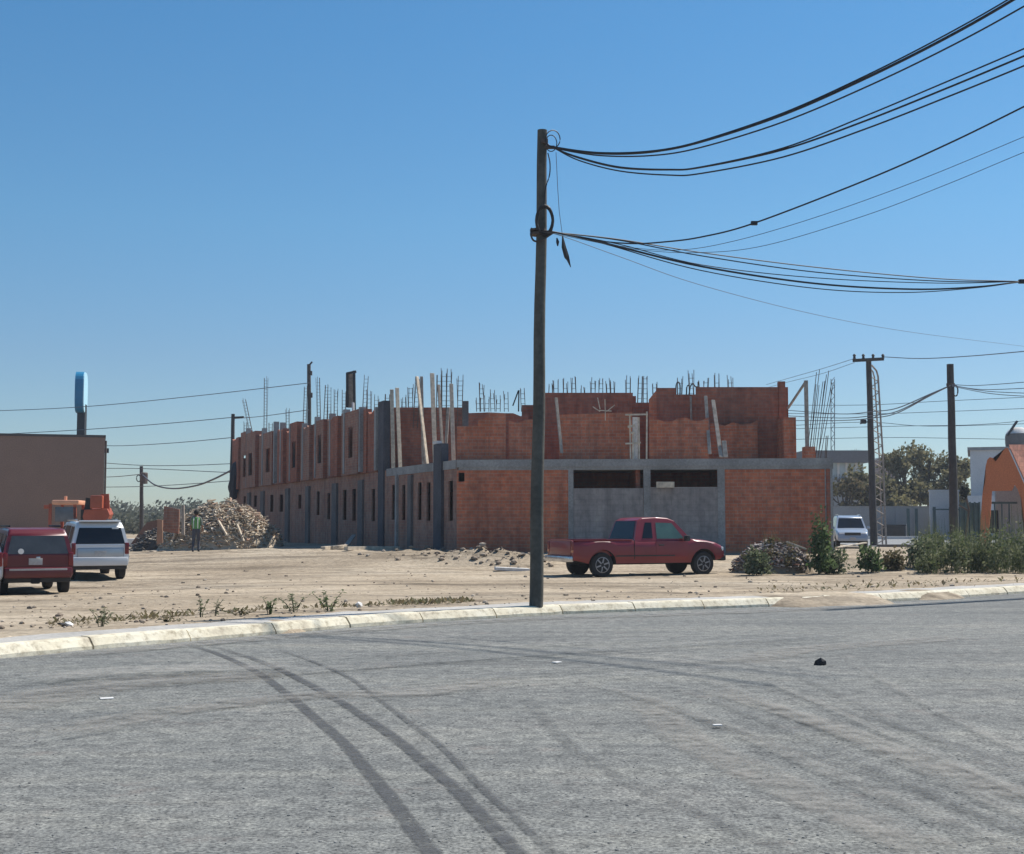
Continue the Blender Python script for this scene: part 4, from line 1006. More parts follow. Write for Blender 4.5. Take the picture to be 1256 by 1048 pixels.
for lab, (x0, y0, dz0), (x1, y1, dz1), w_ in (
    ('long pale board lying across the very top of the scrap heap', (-.7, -.7, -.02), (1.0, -.6, .02), .16),
    ('pale board slanting down from the top left of the scrap heap', (-1.2, -1.0, .02), (.3, -1.2, .04), .15),
    ('thick reddish plank on the upper right shoulder of the scrap heap', (.3, -1.1, .06), (1.4, -.9, .06), .18),
    ('short bright board standing steeply low on the face of the scrap heap', (.3, -2.2, .30), (.75, -2.35, .05), .14),
    ('bright broken board low on the right of the scrap heap face', (1.1, -2.0, .32), (1.45, -2.15, .05), .12),
    ('pale board leaning at the left edge of the scrap heap behind the person', (-1.9, -1.9, .0), (-1.45, -1.6, .95), .14)):
    A, B = hz_(x0, y0) + Vector((0, 0, dz0)), hz_(x1, y1) + Vector((0, 0, dz1)); plank(lab, A, B, w_, 'rust_panel' if 'reddish' in lab else 'plank', 'boards on the scrap heap', 'board', .05)
hc2 = gr(205, 682, 0); hc2 = Vector((hc2.x * 1.05, hc2.y * 1.05, 0))
dk = concrete('grey_debris_earth', (0.12, 0.105, 0.095), .3)
HT2, HH2 = heap('debris_heap', 'low grey heap of debris and dark netting left of the person', 'heap', hc2, 1.7, 1.6, 1.25, 320, islandmat('grey_debris', [(0, (.12, .11, .105)), (.4, (.2, .18, .165)), (.7, (.09, .085, .085)), (.92, (.4, .36, .3))]), 83, (.2, .8), dk)
def panel(name, label, cat, quad, Y, mat, t=.06, tilt=0.0):
    A = [at(u, v, Y + (tilt if k in (2, 3) else 0)) for k, (u, v) in enumerate(quad)]; base = Vector((A[0].x, A[0].y, min(a.z for a in A)))
    bm = bmesh.new(); f = [bm.verts.new(a - base) for a in A]; bk = [bm.verts.new(a - base + Vector((0, t, 0))) for a in A]
    bm.faces.new(f); bm.faces.new(bk[::-1])
    for k in range(4): bm.faces.new((f[k], bk[k], bk[(k + 1) % 4], f[(k + 1) % 4]))
    uv = bm.loops.layers.uv.new('UVMap')
    for fc in bm.faces:
        for lp in fc.loops: lp[uv].uv = (lp.vert.co.x + lp.vert.co.y, lp.vert.co.z)
    o = link(name, bm, mat); o.location = base; return tag(o, label, cat)
panel('board', 'upright orange-brown board standing at the left end of the debris', 'board', [(192, 668), (199.5, 666), (199, 638), (193, 637)], 58, M['rust_panel'])
panel('brick_panel', 'pale patterned panel propped behind the debris left of the person', 'panel', [(200, 652), (219, 655), (220, 625), (201, 621)], 60, M['brick_side'], .1)
panel('post', 'slim brown post standing between the patterned panel and the scrap heap', 'post', [(222.5, 656), (226, 656), (225.5, 620), (222.5, 620)], 59, M['plank_grey'], .15)
panel('earth_bank', 'reddish earth bank in the shade beyond the white car', 'bank', [(160, 668), (194, 668), (193, 638), (180, 641)], 72, concrete('reddish_earth', (0.20, 0.115, 0.09), .25), 3.0)
for k, (u, v, lab) in enumerate(((197, 680, 'white sack lying at the left foot of the grey debris heap'), (169, 679, 'pale bundle lying farthest left behind the white car'), (233, 679, 'pale sack standing just left of the person'))):
    bm = bmesh.new(); rock(bm, (0, 0, .14), .22, random.Random(90 + k), 2, .7); p = gr(u, v); o = link('sack', bm, M['litter']); o.location = (p.x, p.y, gz(p.x, p.y)); tag(o, lab, 'sack')
A = gr(190, 671); bm = bmesh.new(); box(bm, (0, 0, .25), (3.2, .8, .5), bev=.05); o = link('concrete_block', bm, M['white_wall']); o.location = (A.x - .8, A.y, 0); tag(o, 'low pale concrete block lying beyond the white car', 'block')
# rubble heap with weeds on the right
rc = gr(955, 704, 0); rc = Vector((rc.x, rc.y + .9, gz(rc.x, rc.y)))
RT, RH = heap('rubble_heap', 'heap of pale building rubble among shrubs right of the red pickup', 'heap', rc, 1.3, 1.1, .88, 620, M['rubble'], 85, (.06, .42))
bv, bf = [], []; hr = random.Random(88)
for k in range(16):
    x, y = hr.uniform(-1.1, 1.1), hr.uniform(-1.0, .3); leaves(bv, bf, (x, y, RH(x, y) + .02), .22, 60, .085, hr, (1, 1, .9), .7, k, .0)
    for q in range(5):
        c = Vector((x + hr.uniform(-.2, .2), y, RH(x, y) - .05)); e = c + Vector((hr.uniform(-.25, .25), hr.uniform(-.2, .1), hr.uniform(.25, .55))); n0 = len(bv)
        bv += [c, c + Vector((.014, 0, 0)), e + Vector((.006, 0, 0)), e]; bf.append((n0, n0 + 1, n0 + 2, n0 + 3))
raw('dry_brush', bv, bf, M['leaf_dry'], RT)
plank('white board sticking out of the top of the rubble heap', rc + Vector((.35, -.4, .95)), rc + Vector((.95, -.5, .72)), .14, 'plank', None, 'board')
plank('grey rail lying on the ground toward the far silver-blue SUV', at(1026, 672, 62), at(1062, 666, 64), .16, 'plank', None, 'beam')
# ------------------------------------------------------------------ poles
def pole(label, ub, vb, ut, vt, Y, r0, r1, mat, zb=0.0, name='utility_pole', group=None):
    b = at(ub, vb, Y); t_ = at(ut, vt, Y); t = empty(name, label, 'pole', (b.x, Y, zb), 0, group)
    bm = bmesh.new(); n = 14; top = t_ - Vector((b.x, Y, zb))
    tube(bm, [Vector((top.x * k / n, 0, -.3 + (top.z + .3) * k / n)) + Vector((.008 * math.sin(k * 1.3), 0, 0)) for k in range(n + 1)], [r0 + (r1 - r0) * k / n for k in range(n + 1)], 14)
    link('shaft', bm, mat, t, True); return t
PY = 23.52; PX = at(657, 743, PY).x
MP = pole('tall weathered wooden utility pole on the kerb walk in the middle of the photo', 657, 744, 665.5, 160, PY, .126, .088, M['pole'], .14)
lc = lambda u, v, dy=0.0: at(u, v, PY + dy) - Vector(MP.location)
bm = bmesh.new()
for k in range(7):
    r_ = 1.0 + .05 * math.sin(k * 2.1); pts = []
    for a in range(20):
        th = 6.283 * a / 20; pts.append(lc(668 + 10.0 * r_ * math.cos(th), 272 + 17.5 * r_ * math.sin(th) - .4 * k, -.16 - .012 * k + .10 * math.sin(th * 1.0)))
    tube(bm, pts, .021, 5, closed=True)
link('cable_coil', bm, M['cable'], MP)
for v in (283, 287.5):
    bm = bmesh.new(); c = lc(660.3, v); lathe(bm, [(.13, -.02), (.15, -.02), (.15, .02), (.13, .02)], 16, 'Z', c); link('band', bm, M['steel'], MP)
bm = bmesh.new(); tube(bm, smoothpts([lc(652, 280, -.05), lc(651.5, 290, -.1), (lc(656, 296, -.17)), lc(664, 295, -.16), lc(678, 286, -.05)], 5), .018, 5); link('bracket_loop', bm, M['steel'], MP)
bm = bmesh.new(); box(bm, lc(668, 173.5, -.1), (.12, .1, .07)); box(bm, lc(672, 181, -.05), (.24, .06, .05)); link('top_bracket', bm, M['steel'], MP)
bm = bmesh.new(); tube(bm, [lc(678 + 9 * math.cos(a), 171 + 11 * math.sin(a), -.05 + .1 * math.cos(a)) for a in [6.283 * k / 18 for k in range(18)]], .010, 5, True)
tube(bm, [lc(676 + 7 * math.cos(a), 176 + 10 * math.sin(a), .05 * math.sin(a)) for a in [6.283 * k / 18 for k in range(18)]], .009, 5, True); link('wire_loop', bm, M['cable'], MP)
bm = bmesh.new(); tube(bm, smoothpts([lc(672, 188, -.1), lc(674.5, 200, -.1), lc(674, 215, -.1), lc(669, 232, -.1), lc(667, 256, -.12)], 6), .011, 5); link('down_lead', bm, M['cable'], MP)
bm = bmesh.new(); tube(bm, [lc(682, 187), lc(684, 230), lc(686, 260), lc(690, 290)], .005, 4); link('hanging_wire', bm, M['cable_thin'], MP)
bm = bmesh.new(); tube(bm, [lc(690, 290), lc(691.5, 303), lc(695, 315), lc(697, 319), lc(700, 328)], [.012, .045, .05, .03, .006], 6); tube(bm, [lc(683, 292), lc(684, 297), lc(684, 302)], [.01, .03, .012], 5); link('hanging_rag', bm, M['cable'], MP)

NP = pole('next utility pole along the kerb to the right, where the lower cables end', 1267, 735, 1272, 225, 28.4, .15, .1, M['pole'], .14)
def wire(label, pts, p, q, r, mat='cable', group=None, name='cable', nsub=8, twist=0):
    P_ = smoothpts([onplan(u, v, p, q) for u, v in pts], nsub); bm = bmesh.new(); tube(bm, P_, r, 6)
    if twist: box(bm, onplan(pts[twist][0], pts[twist][1], p, q), (.10, .06, .06))
    return tag(link(name, bm, M[mat], None, True), label, 'cable', group)
PP = (PX + .12, PY - .09); Q1 = (14.0, 14.0); Q2 = (at(1262, 640, 28.4).x, 28.4)
G1, G2 = 'cables rising to the upper right', 'cables sagging to the next pole'
wire('topmost thick cable from the pole top to the upper right corner', [(671, 177), (680, 181), (735, 188), (800, 186), (860, 174), (960, 141), (1060, 97), (1160, 47), (1256, -8), (1420, -110)], PP, Q1, .022, 'cable', G1)
wire('thin cable hugging the topmost thick cable', [(671, 177), (680, 181), (735, 189), (800, 187), (860, 173), (960, 139), (1060, 94), (1160, 43), (1256, -12), (1420, -114)], PP, (14.2, 14.2), .012, 'cable', G1)
wire('second cable from the top, running just under the topmost pair', [(671, 178), (680, 182), (735, 191), (800, 191), (860, 181), (960, 150), (1060, 108), (1160, 60), (1256, 8), (1420, -88)], PP, (14, 13.6), .013, 'cable', G1)
wire('upper cable of the middle group, meeting its twin near the pole', [(671, 178), (680, 182), (710, 193), (760, 205), (820, 208), (860, 205), (960, 182), (1060, 143), (1160, 101), (1256, 60), (1420, -12)], PP, (14.4, 13.8), .012, 'cable', G1)
wire('middle cable of the middle group', [(671, 178), (680, 182), (710, 194), (760, 206), (820, 208.5), (860, 205.5), (960, 184), (1060, 149), (1160, 109), (1256, 69), (1420, 0)], PP, (14, 14.2), .015, 'cable', G1)
wire('lowest cable of the middle group, sagging deepest', [(671, 178), (680, 182), (710, 197), (760, 210), (820, 215), (860, 213), (960, 193), (1060, 159), (1160, 120), (1256, 81), (1420, 12)], PP, (14.2, 14.0), .013, 'cable', G1)
PL = (PX + .10, PY - .15)
wire('single cable with a small dark splice rising from the lower bracket', [(664, 283), (682, 285.5), (730, 295), (775, 299), (815, 297), (860, 291), (925, 274), (1060, 222), (1160, 178), (1256, 131), (1420, 48)], PL, Q1, .013, 'cable', G1, twist=6)
wire('upper faint thin wire rising to the right below the single cable', [(664, 284), (690, 288), (760, 302), (830, 307), (900, 296), (1000, 267), (1120, 224), (1256, 168), (1420, 98)], PL, (15, 14), .0048, 'cable_thin', G1)
wire('lower faint thin wire rising to the right', [(664, 284), (690, 289), (780, 306), (860, 310), (940, 301), (1060, 265), (1160, 227), (1256, 187), (1420, 120)], PL, (15, 14.5), .0048, 'cable_thin', G1)
for lab, mid, r in (('highest of the lower sagging cables, almost straight', [(760, 294), (860, 310), (1000, 328), (1150, 342)], .011), ('second of the lower sagging cables', [(760, 295), (860, 314), (1000, 334), (1150, 345)], .011),
                    ('third, thin, of the lower sagging cables', [(760, 300), (860, 325), (1000, 341), (1150, 347.5)], .009), ('thick dark cable of the lower sagging cables', [(740, 298), (860, 327), (1000, 348), (1120, 355), (1200, 352)], .019),
                    ('lowest and deepest of the lower sagging cables', [(740, 299), (860, 332), (1000, 354), (1110, 359), (1200, 353)], .010)):
    wire(lab, [(664, 283.5), (682, 285.5)] + mid + [(1254, 345.5)], PL, Q2, r, 'cable', G2)
bm = bmesh.new(); box(bm, onplan(1254, 345.5, PL, Q2), (.16, .1, .09), bev=.02); tag(link('cable_clamp', bm, M['black']), 'black clamp gathering the lower cables at the right edge', 'clamp')
wire('faintest thin wire drooping from the lower bracket far to the right', [(664, 284), (690, 290), (760, 315), (860, 350), (1000, 386), (1120, 408), (1256, 425)], PL, (at(1300, 640, 60).x, 60), .006, 'cable_thin', G2)
# right-hand distance
CP = pole('utility pole with a crossarm beside the lattice mast', 1072, 672, 1065.5, 441, 85, .24, .17, M['pole_dark'])
rl = lambda o, u, v, Y: at(u, v, Y) - Vector(o.location)
bm = bmesh.new(); bar(bm, rl(CP, 1046, 442.5, 84.75), rl(CP, 1084, 440.5, 84.75), .12, .2); link('crossarm', bm, M['pole_dark'], CP)
for u in (1048, 1059, 1071, 1083):
    bm = bmesh.new(); lathe(bm, [(.05, -.05), (.10, .08), (.07, .16), (.11, .25), (.05, .34)], 10, 'Z', rl(CP, u, 441, 84.75)); link('insulator', bm, M['black'], CP)
bm = bmesh.new(); box(bm, rl(CP, 1059, 517.5, 84.7), (.34, .3, .26), bev=.04); bar(bm, rl(CP, 1055, 520, 84.7), rl(CP, 1070, 516, 84.8), .07); link('lamp_arm', bm, M['black'], CP)
LM = empty('lattice_mast', 'slim steel lattice mast standing close behind the crossarm pole', 'mast', (at(1080, 640, 86.5).x, 86.5, 0))
bm = bmesh.new(); L0, L1 = [rl(LM, 1087, 668, 86.5), rl(LM, 1083, 560, 86.5), rl(LM, 1077, 462, 86.5), rl(LM, 1075, 455, 86.5), rl(LM, 1069, 448, 86.5)], [rl(LM, 1074, 668, 86.5), rl(LM, 1071, 560, 86.5), rl(LM, 1068, 462, 86.5), rl(LM, 1067.5, 452, 86.5), rl(LM, 1067, 448, 86.5)]
tube(bm, L0, .06, 6); tube(bm, L1, .06, 6); tube(bm, [p + Vector((-.1, .5, 0)) for p in L0], .05, 6); link('leg', bm, M['plank_grey'], LM)
bm = bmesh.new(); n = 30
for k in range(n):
    f = lambda A, t: (A[0].lerp(A[1], t * 2) if t < .5 else A[1].lerp(A[2], t * 2 - 1))
    a, b = (L0, L1) if k % 2 else (L1, L0); tube(bm, [f(a, k / n), f(b, (k + 1) / n)], .032, 4)
link('lacing', bm, M['plank_grey'], LM)
DP = pole('thick dark pole with no crossarm left of the white building', 1171.5, 690, 1165.5, 447, 63, .21, .16, M['pole_dark'])
bm = bmesh.new(); c = rl(DP, 1166, 472, 63); lathe(bm, [(.16, -.06), (.2, -.06), (.2, .06), (.16, .06)], 14, 'Z', c); link('band', bm, M['steel'], DP)
bm = bmesh.new(); tube(bm, [c + Vector((.17 + .12 * math.cos(a), -.15, -.30 + .26 * math.sin(a))) for a in [6.283 * k / 14 for k in range(14)]], .035, 5, True); link('cable_coil', bm, M['cable'], DP)
LT = empty('lattice_mast', 'faint distant lattice mast seen over the right end of the brick building', 'mast', (at(1021, 640, 150).x, 150, 0))
bm = bmesh.new()
for du in (-2.2, 2.2): tube(bm, [rl(LT, 1021.5 + du, 660, 150), rl(LT, 1021.5 + du, 465, 150)], .045, 4)
for k in range(34):
    v = 660 - k * 5.8; tube(bm, [rl(LT, 1019.3, v, 150), rl(LT, 1023.7, v - 5.8, 150)] if k % 2 else [rl(LT, 1023.7, v, 150), rl(LT, 1019.3, v - 5.8, 150)], .03, 4)
link('lacing', bm, M['cable_thin'], LT)
FP = pole('pole with a short side arm at the far end of the brick building', 282.6, 668, 286, 508, 98, .18, .13, M['pole_dark'])
bm = bmesh.new(); bar(bm, rl(FP, 285, 512.5, 98), rl(FP, 299, 512, 97.8), .16, .14); link('side_arm', bm, M['pole_dark'], FP)
BP = pole('tall thin dark pole rising from behind the brick wall', 380, 680, 379, 447, 108, .20, .15, M['pole_dark'])
bm = bmesh.new(); bar(bm, rl(BP, 378.5, 449, 107.8), rl(BP, 383, 444, 107.8), .12); box(bm, rl(BP, 381, 458, 107.8), (.25, .2, .35)); box(bm, rl(BP, 381.4, 485, 107.8), (.25, .2, .4)); link('top_bracket', bm, M['pole_dark'], BP)
SP = pole('small far pole with a transformer left of the scrap heap', 174, 655, 173.5, 572, 135, .22, .17, M['pole_dark'])
bm = bmesh.new(); lathe(bm, [(.02, -.55), (.38, -.55), (.40, .5), (.30, .6), (.02, .6)], 12, 'Z', rl(SP, 176.5, 587, 134.6)); link('transformer', bm, M['steel'], SP)
bm = bmesh.new(); tube(bm, [rl(SP, 170 + 2.6 * math.cos(a), 587 + 4 * math.sin(a), 134.7) for a in [6.283 * k / 12 for k in range(12)]], .05, 5, True); link('cable_coil', bm, M['cable'], SP)
GD = 'distant overhead wires'
def dw(label, pts, Ya, Yb, r):
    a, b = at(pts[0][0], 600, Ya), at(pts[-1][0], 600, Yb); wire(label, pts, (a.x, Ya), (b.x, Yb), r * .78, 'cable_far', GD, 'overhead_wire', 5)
dw('far wire from the crossarm pole to the right edge', [(1084, 438), (1130, 440), (1190, 437), (1270, 430)], 85, 70, .035)
dw('upper far wire from the crossarm pole down to the brick building', [(1048, 440), (1010, 452), (975, 462), (940, 472)], 85, 110, .022)
dw('lower far wire from the crossarm pole down to the brick building', [(1048, 445), (1010, 458), (970, 468), (940, 476)], 85, 110, .02)
for k, (lab, m1, m2, e) in enumerate((('upper strand of the bundle left of the dark pole', 501, 508, 503), ('middle strand of the bundle left of the dark pole', 505, 513, 510), ('lower strand of the bundle left of the dark pole', 507, 516, 516))):
    dw(lab, [(1166, 473), (1140, 484 + k), (1100, m1), (1070, m2 - 3), (1030, m2), (960, e)], 63, 100, .035)
for lab, pts in (('uppermost wire right of the dark pole', [(1168, 472), (1200, 473), (1270, 468)]), ('second wire right of the dark pole', [(1168, 473), (1205, 478), (1270, 476)]), ('third wire right of the dark pole', [(1168, 473), (1210, 480), (1270, 483)]), ('lowest sagging wire right of the dark pole', [(1168, 474), (1215, 483), (1270, 487)])):
    dw(lab, pts, 63, 55, .022)
for lab, pts in (('level wire behind the dark pole, highest of the level ones', [(940, 497), (1060, 497), (1160, 492), (1290, 486)]), ('second level wire behind the dark pole', [(940, 507), (1060, 508), (1160, 505), (1290, 500)]), ('third level wire behind the dark pole, dipping', [(940, 524), (1060, 518), (1140, 523), (1290, 519)]), ('fourth level wire behind the dark pole', [(940, 527), (1100, 523), (1200, 521), (1290, 513)]), ('lowest level wire behind the dark pole', [(940, 540), (1080, 537), (1180, 538), (1290, 540)])):
    dw(lab, pts, 130, 120, .035)
for lab, pts in (('highest faint wire over the brown store', [(-60, 506), (90, 500), (230, 487), (379, 470)]), ('wire passing behind the tall sign to the far pole arm', [(-60, 536), (90, 528), (200, 520), (298, 511)]), ('wire from the far pole arm to the tall thin pole', [(285, 514), (320, 511), (379, 503)]), ('second wire on the brown store side, to the far pole', [(110, 546), (150, 547), (220, 543), (284, 537)]), ('wire running level above the small far pole', [(100, 566), (173, 571), (230, 571), (284, 569)]), ('lower level wire touching the top of the small far pole', [(100, 575), (173, 575), (284, 580)]), ('wire ending at the transformer from the left', [(100, 586), (140, 585), (173, 582)]), ('low faint wire under the transformer', [(100, 598), (173, 597), (230, 594), (284, 590)])):
    dw(lab, pts, 125, 104, .04)
a, b = at(173, 600, 134.5), at(284, 600, 98)
wire('thick cable sagging from the transformer to the far pole', [(175, 583), (190, 595), (212, 599.5), (240, 596), (262, 588), (284, 577)], (a.x, 134.5), (b.x, 98), .07, 'cable_thin', GD, 'overhead_wire')

# ------------------------------------------------------------------ buildings in the distance
def bx(name, lo, hi, mat, parent=None, bev=0.0):
    bm = bmesh.new(); box(bm, [(a + b) / 2 for a, b in zip(lo, hi)], [b - a for a, b in zip(lo, hi)], bev=bev); return link(name, bm, mat, parent)
YB = 100; xr = at(127.5, 600, YB).x; zt = at(60, 534, YB).z
ST = empty('store_building', 'plain windowless brown store building at the left edge', 'building', (xr, YB, 0), R(17.2))
bx('wall', (-46, 0, -.2), (0, 40, zt - .18), M['brown'], ST); bx('parapet_cap', (-46, -.06, zt - .18), (.06, 40, zt), concrete('dark_coping', (.10, .085, .08), .1), ST)
bm = bmesh.new(); tube(bm, [(.08, .3, 0), (.08, .3, zt - .4)], .07, 8); link('downpipe', bm, M['steel'], ST)
bx('wall_lamp', (.0, .5, zt - 1.3), (.3, .8, zt - .95), M['black'], ST)
YS = 125; sb = at(98.5, 600, YS); SGN = empty('pylon_sign', 'tall pylon sign with a blue rounded board rising behind the brown store', 'sign', (sb.x, YS, 0))
zs0, zs1 = at(98, 507, YS).z, at(98, 457, YS).z
bm = bmesh.new(); bar(bm, (0, 0, 0), (0, 0, zs0 + .8), .72, .6); link('pole', bm, M['black'], SGN)
bm = bmesh.new(); n = 28; cz, hh, ww = (zs0 + zs1) / 2, (zs1 - zs0) / 2, 1.7; rot = Matrix.Rotation(R(101.5), 3, 'Z')
def oval(d, s=1.0):
    out = []
    for k in range(n):
        a = 6.283 * k / n; ca, sa = math.cos(a), math.sin(a); e = .62
        out.append(rot @ Vector((math.copysign(abs(ca) ** e, ca) * ww * s, d, 0)) + Vector((0, 0, cz + math.copysign(abs(sa) ** e, sa) * hh * s)))
    return out
def ovalmesh(name, d0, d1, mat, s=1.0):
    bm = bmesh.new(); A = [bm.verts.new(p) for p in oval(d0, s)]; B = [bm.verts.new(p) for p in oval(d1, s)]
    bm.faces.new(A); bm.faces.new(B[::-1])
    for k in range(n): bm.faces.new((A[k], B[k], B[(k + 1) % n], A[(k + 1) % n]))
    return link(name, bm, mat, SGN)
ovalmesh('board', -.22, .50, M['sign_blue']); ovalmesh('face', -.30, -.215, M['sign_white'], .985)

# right side: street, walls, houses
def quadsheet(name, pts, z, mat): return struct(raw(name, [(p[0], p[1], z) for p in pts], [tuple(range(len(pts)))], mat))
quadsheet('street', [(21.5, 83), (75, 83), (110, 114), (24, 114)], .03, M['street'])
for nm, (x0, y0), (x1, y1), h, mt in (('kerb_strip', (22, 114.4), (112, 114.4), .26, 'white_wall'), ('kerb_strip', (22.5, 82.6), (76, 82.6), .15, 'concrete_dark')):
    bm = bmesh.new(); box(bm, ((x0 + x1) / 2, (y0 + y1) / 2, h / 2), (x1 - x0, .5, h)); struct(link(nm, bm, M[mt]))
YW = 119
GW = empty('grey_wall', 'long low grey wall below the trees on the far side of the street', 'wall', (at(1090, 640, YW).x, YW, 0))
gl = lambda o, u, v, Y: at(u, v, Y) - Vector(o.location)
a, b = gl(GW, 1022, 621, YW), gl(GW, 1142, 620, YW); bx('wall', (a.x, 0, -.1), (b.x, .25, a.z - .1), M['grey_wall'], GW); bx('coping', (a.x, -.04, a.z - .1), (b.x, .29, a.z), M['concrete'], GW)
for u in (1056, 1078, 1100, 1122):
    c = gl(GW, u, 620, YW); bx('pier', (c.x - .15, -.07, -.1), (c.x + .15, -.001, a.z - .12), M['grey_wall'], GW)
WG2 = empty('gate_pier_wall', 'taller pale wall block left of the dark pole', 'wall', (at(1155, 640, 117).x, 117, 0))
a, b = gl(WG2, 1140.5, 601, 117), gl(WG2, 1176, 601, 117); bx('wall', (a.x, 0, -.1), (b.x, .3, a.z - .15), M['white_wall'], WG2); bx('coping', (a.x - .05, -.06, a.z - .15), (b.x + .05, .36, a.z), M['white_wall'], WG2)
WB = empty('white_building', 'flat-roofed white building behind the orange house', 'building', (at(1189.5, 640, 112).x, 112, 0), R(-19))
a, b = gl(WB, 1189.5, 549, 112), gl(WB, 1290, 549, 112); bx('wall', (a.x, 0, -.1), (b.x, 12, a.z - .25), M['white_wall'], WB); bx('roof_slab', (a.x - .2, -.2, a.z - .25), (b.x, 12, a.z), M['concrete'], WB)
c, d = gl(WB, 1188, 600, 112), gl(WB, 1290, 660, 112); bx('base_wall', (c.x - .1, -2.2, -.1), (d.x, -1.9, c.z - .6), M['white_wall'], WB)
TK = empty('water_tank', 'round pale water tank on the roof of the white building', 'tank', at(1249, 548, 114)); 
bm = bmesh.new(); lathe(bm, [(.02, 0), (1.02, 0), (1.05, .3), (1.05, .85), (.98, 1.1)], 22, 'Z'); link('body', bm, M['concrete_dark'], TK, True)
bm = bmesh.new(); lathe(bm, [(1.0, 1.09), (.8, 1.4), (.4, 1.62), (.02, 1.66)], 22, 'Z'); link('lid', bm, M['white_wall'], TK, True)
bm = bmesh.new(); bar(bm, (-1.05, -.3, .9), (-.2, -.4, 2.15), .4, .15); link('pipe', bm, M['black'], TK)
# orange house: a gabled front with a curved buttress and an arch, tiled roof running back
YO = 74; OH = empty('orange_house', 'orange house with a curved buttress, arch and steep tiled roof at the right edge', 'house', (at(1233, 640, YO).x, YO, 0))
ol = lambda u, v: gl(OH, u, v, YO)
sil = [(1201.5, 672), (1202.5, 640), (1205, 606), (1208.5, 590), (1209, 572), (1211, 564), (1214, 561), (1218, 562), (1221, 566.5), (1226, 560), (1230, 553.5), (1233.5, 549.5), (1236, 549.5), (1242, 562), (1250, 580), (1258, 598), (1263, 615), (1268, 640), (1270, 672), (1256.5, 672), (1256, 640), (1253, 614), (1248, 600), (1244.5, 595), (1241, 602), (1216.5, 602.5), (1215.5, 620), (1213.5, 645), (1212.5, 672)]
bm = bmesh.new(); fr = [bm.verts.new(ol(u, v)) for u, v in sil]; bk = [bm.verts.new(ol(u, v) + Vector((.18, .45, 0))) for u, v in sil]
f1 = bm.faces.new(fr); f2 = bm.faces.new(bk[::-1])
for k in range(len(sil)): bm.faces.new((fr[k], bk[k], bk[(k + 1) % len(sil)], fr[(k + 1) % len(sil)]))
bmesh.ops.triangulate(bm, faces=[f1, f2], ngon_method='EAR_CLIP'); link('facade', bm, M['orange'], OH)
bm = bmesh.new(); uvl = bm.loops.layers.uv.new('UVMap')
q = [gl(OH, 1237.5, 548, 77.2), gl(OH, 1310, 548, 77.2), gl(OH, 1310, 622, 74.7), gl(OH, 1268, 616, 74.7)]
for dz in (0, .12):
    vs = [bm.verts.new(p + Vector((0, 0, dz))) for p in q]; f = bm.faces.new(vs if dz else vs[::-1])
    for lp, uvv in zip(f.loops, ((0, 3), (3.4, 3), (3.4, 0), (1.4, 0)) if dz else ((1.4, 0), (3.4, 0), (3.4, 3), (0, 3))): lp[uvl].uv = uvv
link('roof', bm, M['tile'], OH)
q = ol(1217, 603); q2 = ol(1290, 603); bx('porch_wall', (q.x + 1.0, 2.2, -.1), (q2.x, 2.4, q.z + .35), M['grey_wall'], OH)
q = ol(1213, 603); 
for u in (1219, 1228, 1237, 1246): c = ol(u, 618); bx('porch_bar', (c.x - .03, 1.0, -.1), (c.x + .03, 1.06, c.z), M['teal'], OH)
c0, c1 = ol(1213, 618), ol(1256, 618); bx('porch_rail', (c0.x, .97, c0.z), (c1.x, 1.1, c0.z + .12), M['teal'], OH); bx('porch_window', (ol(1226, 600).x, 2.14, .9), (ol(1241, 600).x, 2.19, 2.2), M['glass'], OH)
# teal gate and small dark ball-shaped tree beside it
TGT = empty('metal_gate', 'dark teal metal gate between the dark pole and the orange house', 'gate', (at(1189, 640, 82).x, 82, 0))
a, b = gl(TGT, 1178, 617, 82), gl(TGT, 1201, 617, 82); bx('gate_leaf', (a.x, 0, .05), (b.x, .06, a.z), M['teal'], TGT)
for k in range(5): x = a.x + (b.x - a.x) * k / 4; bx('gate_post', (x - .05, -.06, 0), (x + .05, -.003, a.z + .05), M['teal'], TGT)
rr = random.Random(95); bt = at(1183, 604, 80); t = empty('clipped_tree', 'small dark round-headed clipped tree right of the dark pole', 'tree', (bt.x, 80, 0))
verts, faces = [], []; leaves(verts, faces, (0, 0, bt.z), .34, 420, .16, rr, (.8, .8, 1.25), .3, 3, .2); raw('crown', verts, faces, leafmat('leaf_dark', (.02, .028, .024), (.028, .036, .028), (.04, .05, .036)), t)
bm = bmesh.new(); tube(bm, [(-.1, 0, -.1), (.25, 0, bt.z - 1.0), (.1, 0, bt.z - .3)], .06, 6); tube(bm, [(.2, 0, bt.z - 1.1), (-.35, 0, bt.z - .75)], .05, 5); link('trunk', bm, M['bark'], t)
# railing on the wall side of the street
FN = empty('railing', 'dark railing with thin posts on the street in front of the grey wall', 'railing', (at(1120, 640, 116).x, 116, 0))
for k, u in enumerate((1114, 1124, 1146, 1166, 1178)):
    c = gl(FN, u, 624 if u < 1140 else 622, 116); bx('post', (c.x - .12, 0, -.1), (c.x + .12, .12, c.z), M['teal'], FN)
c, d = gl(FN, 1144, 626, 116), gl(FN, 1178, 626, 116); bx('rail', (c.x, .03, c.z), (d.x, .1, c.z + .12), M['teal'], FN)
SC = empty('dark_cabinet', 'low dark cabinet standing against the grey wall right of the far pickup', 'cabinet', (at(1098, 640, 117.5).x, 117.5, 0))
bx('body', (-1.0, 0, 0), (.9, .7, 1.15), M['trim'], SC, .06); bx('lid', (-1.05, -.05, 1.15), (.95, .75, 1.24), M['black'], SC); bx('side_post', (.95, -.1, 0), (1.15, .1, 1.3), M['white_wall'], SC)
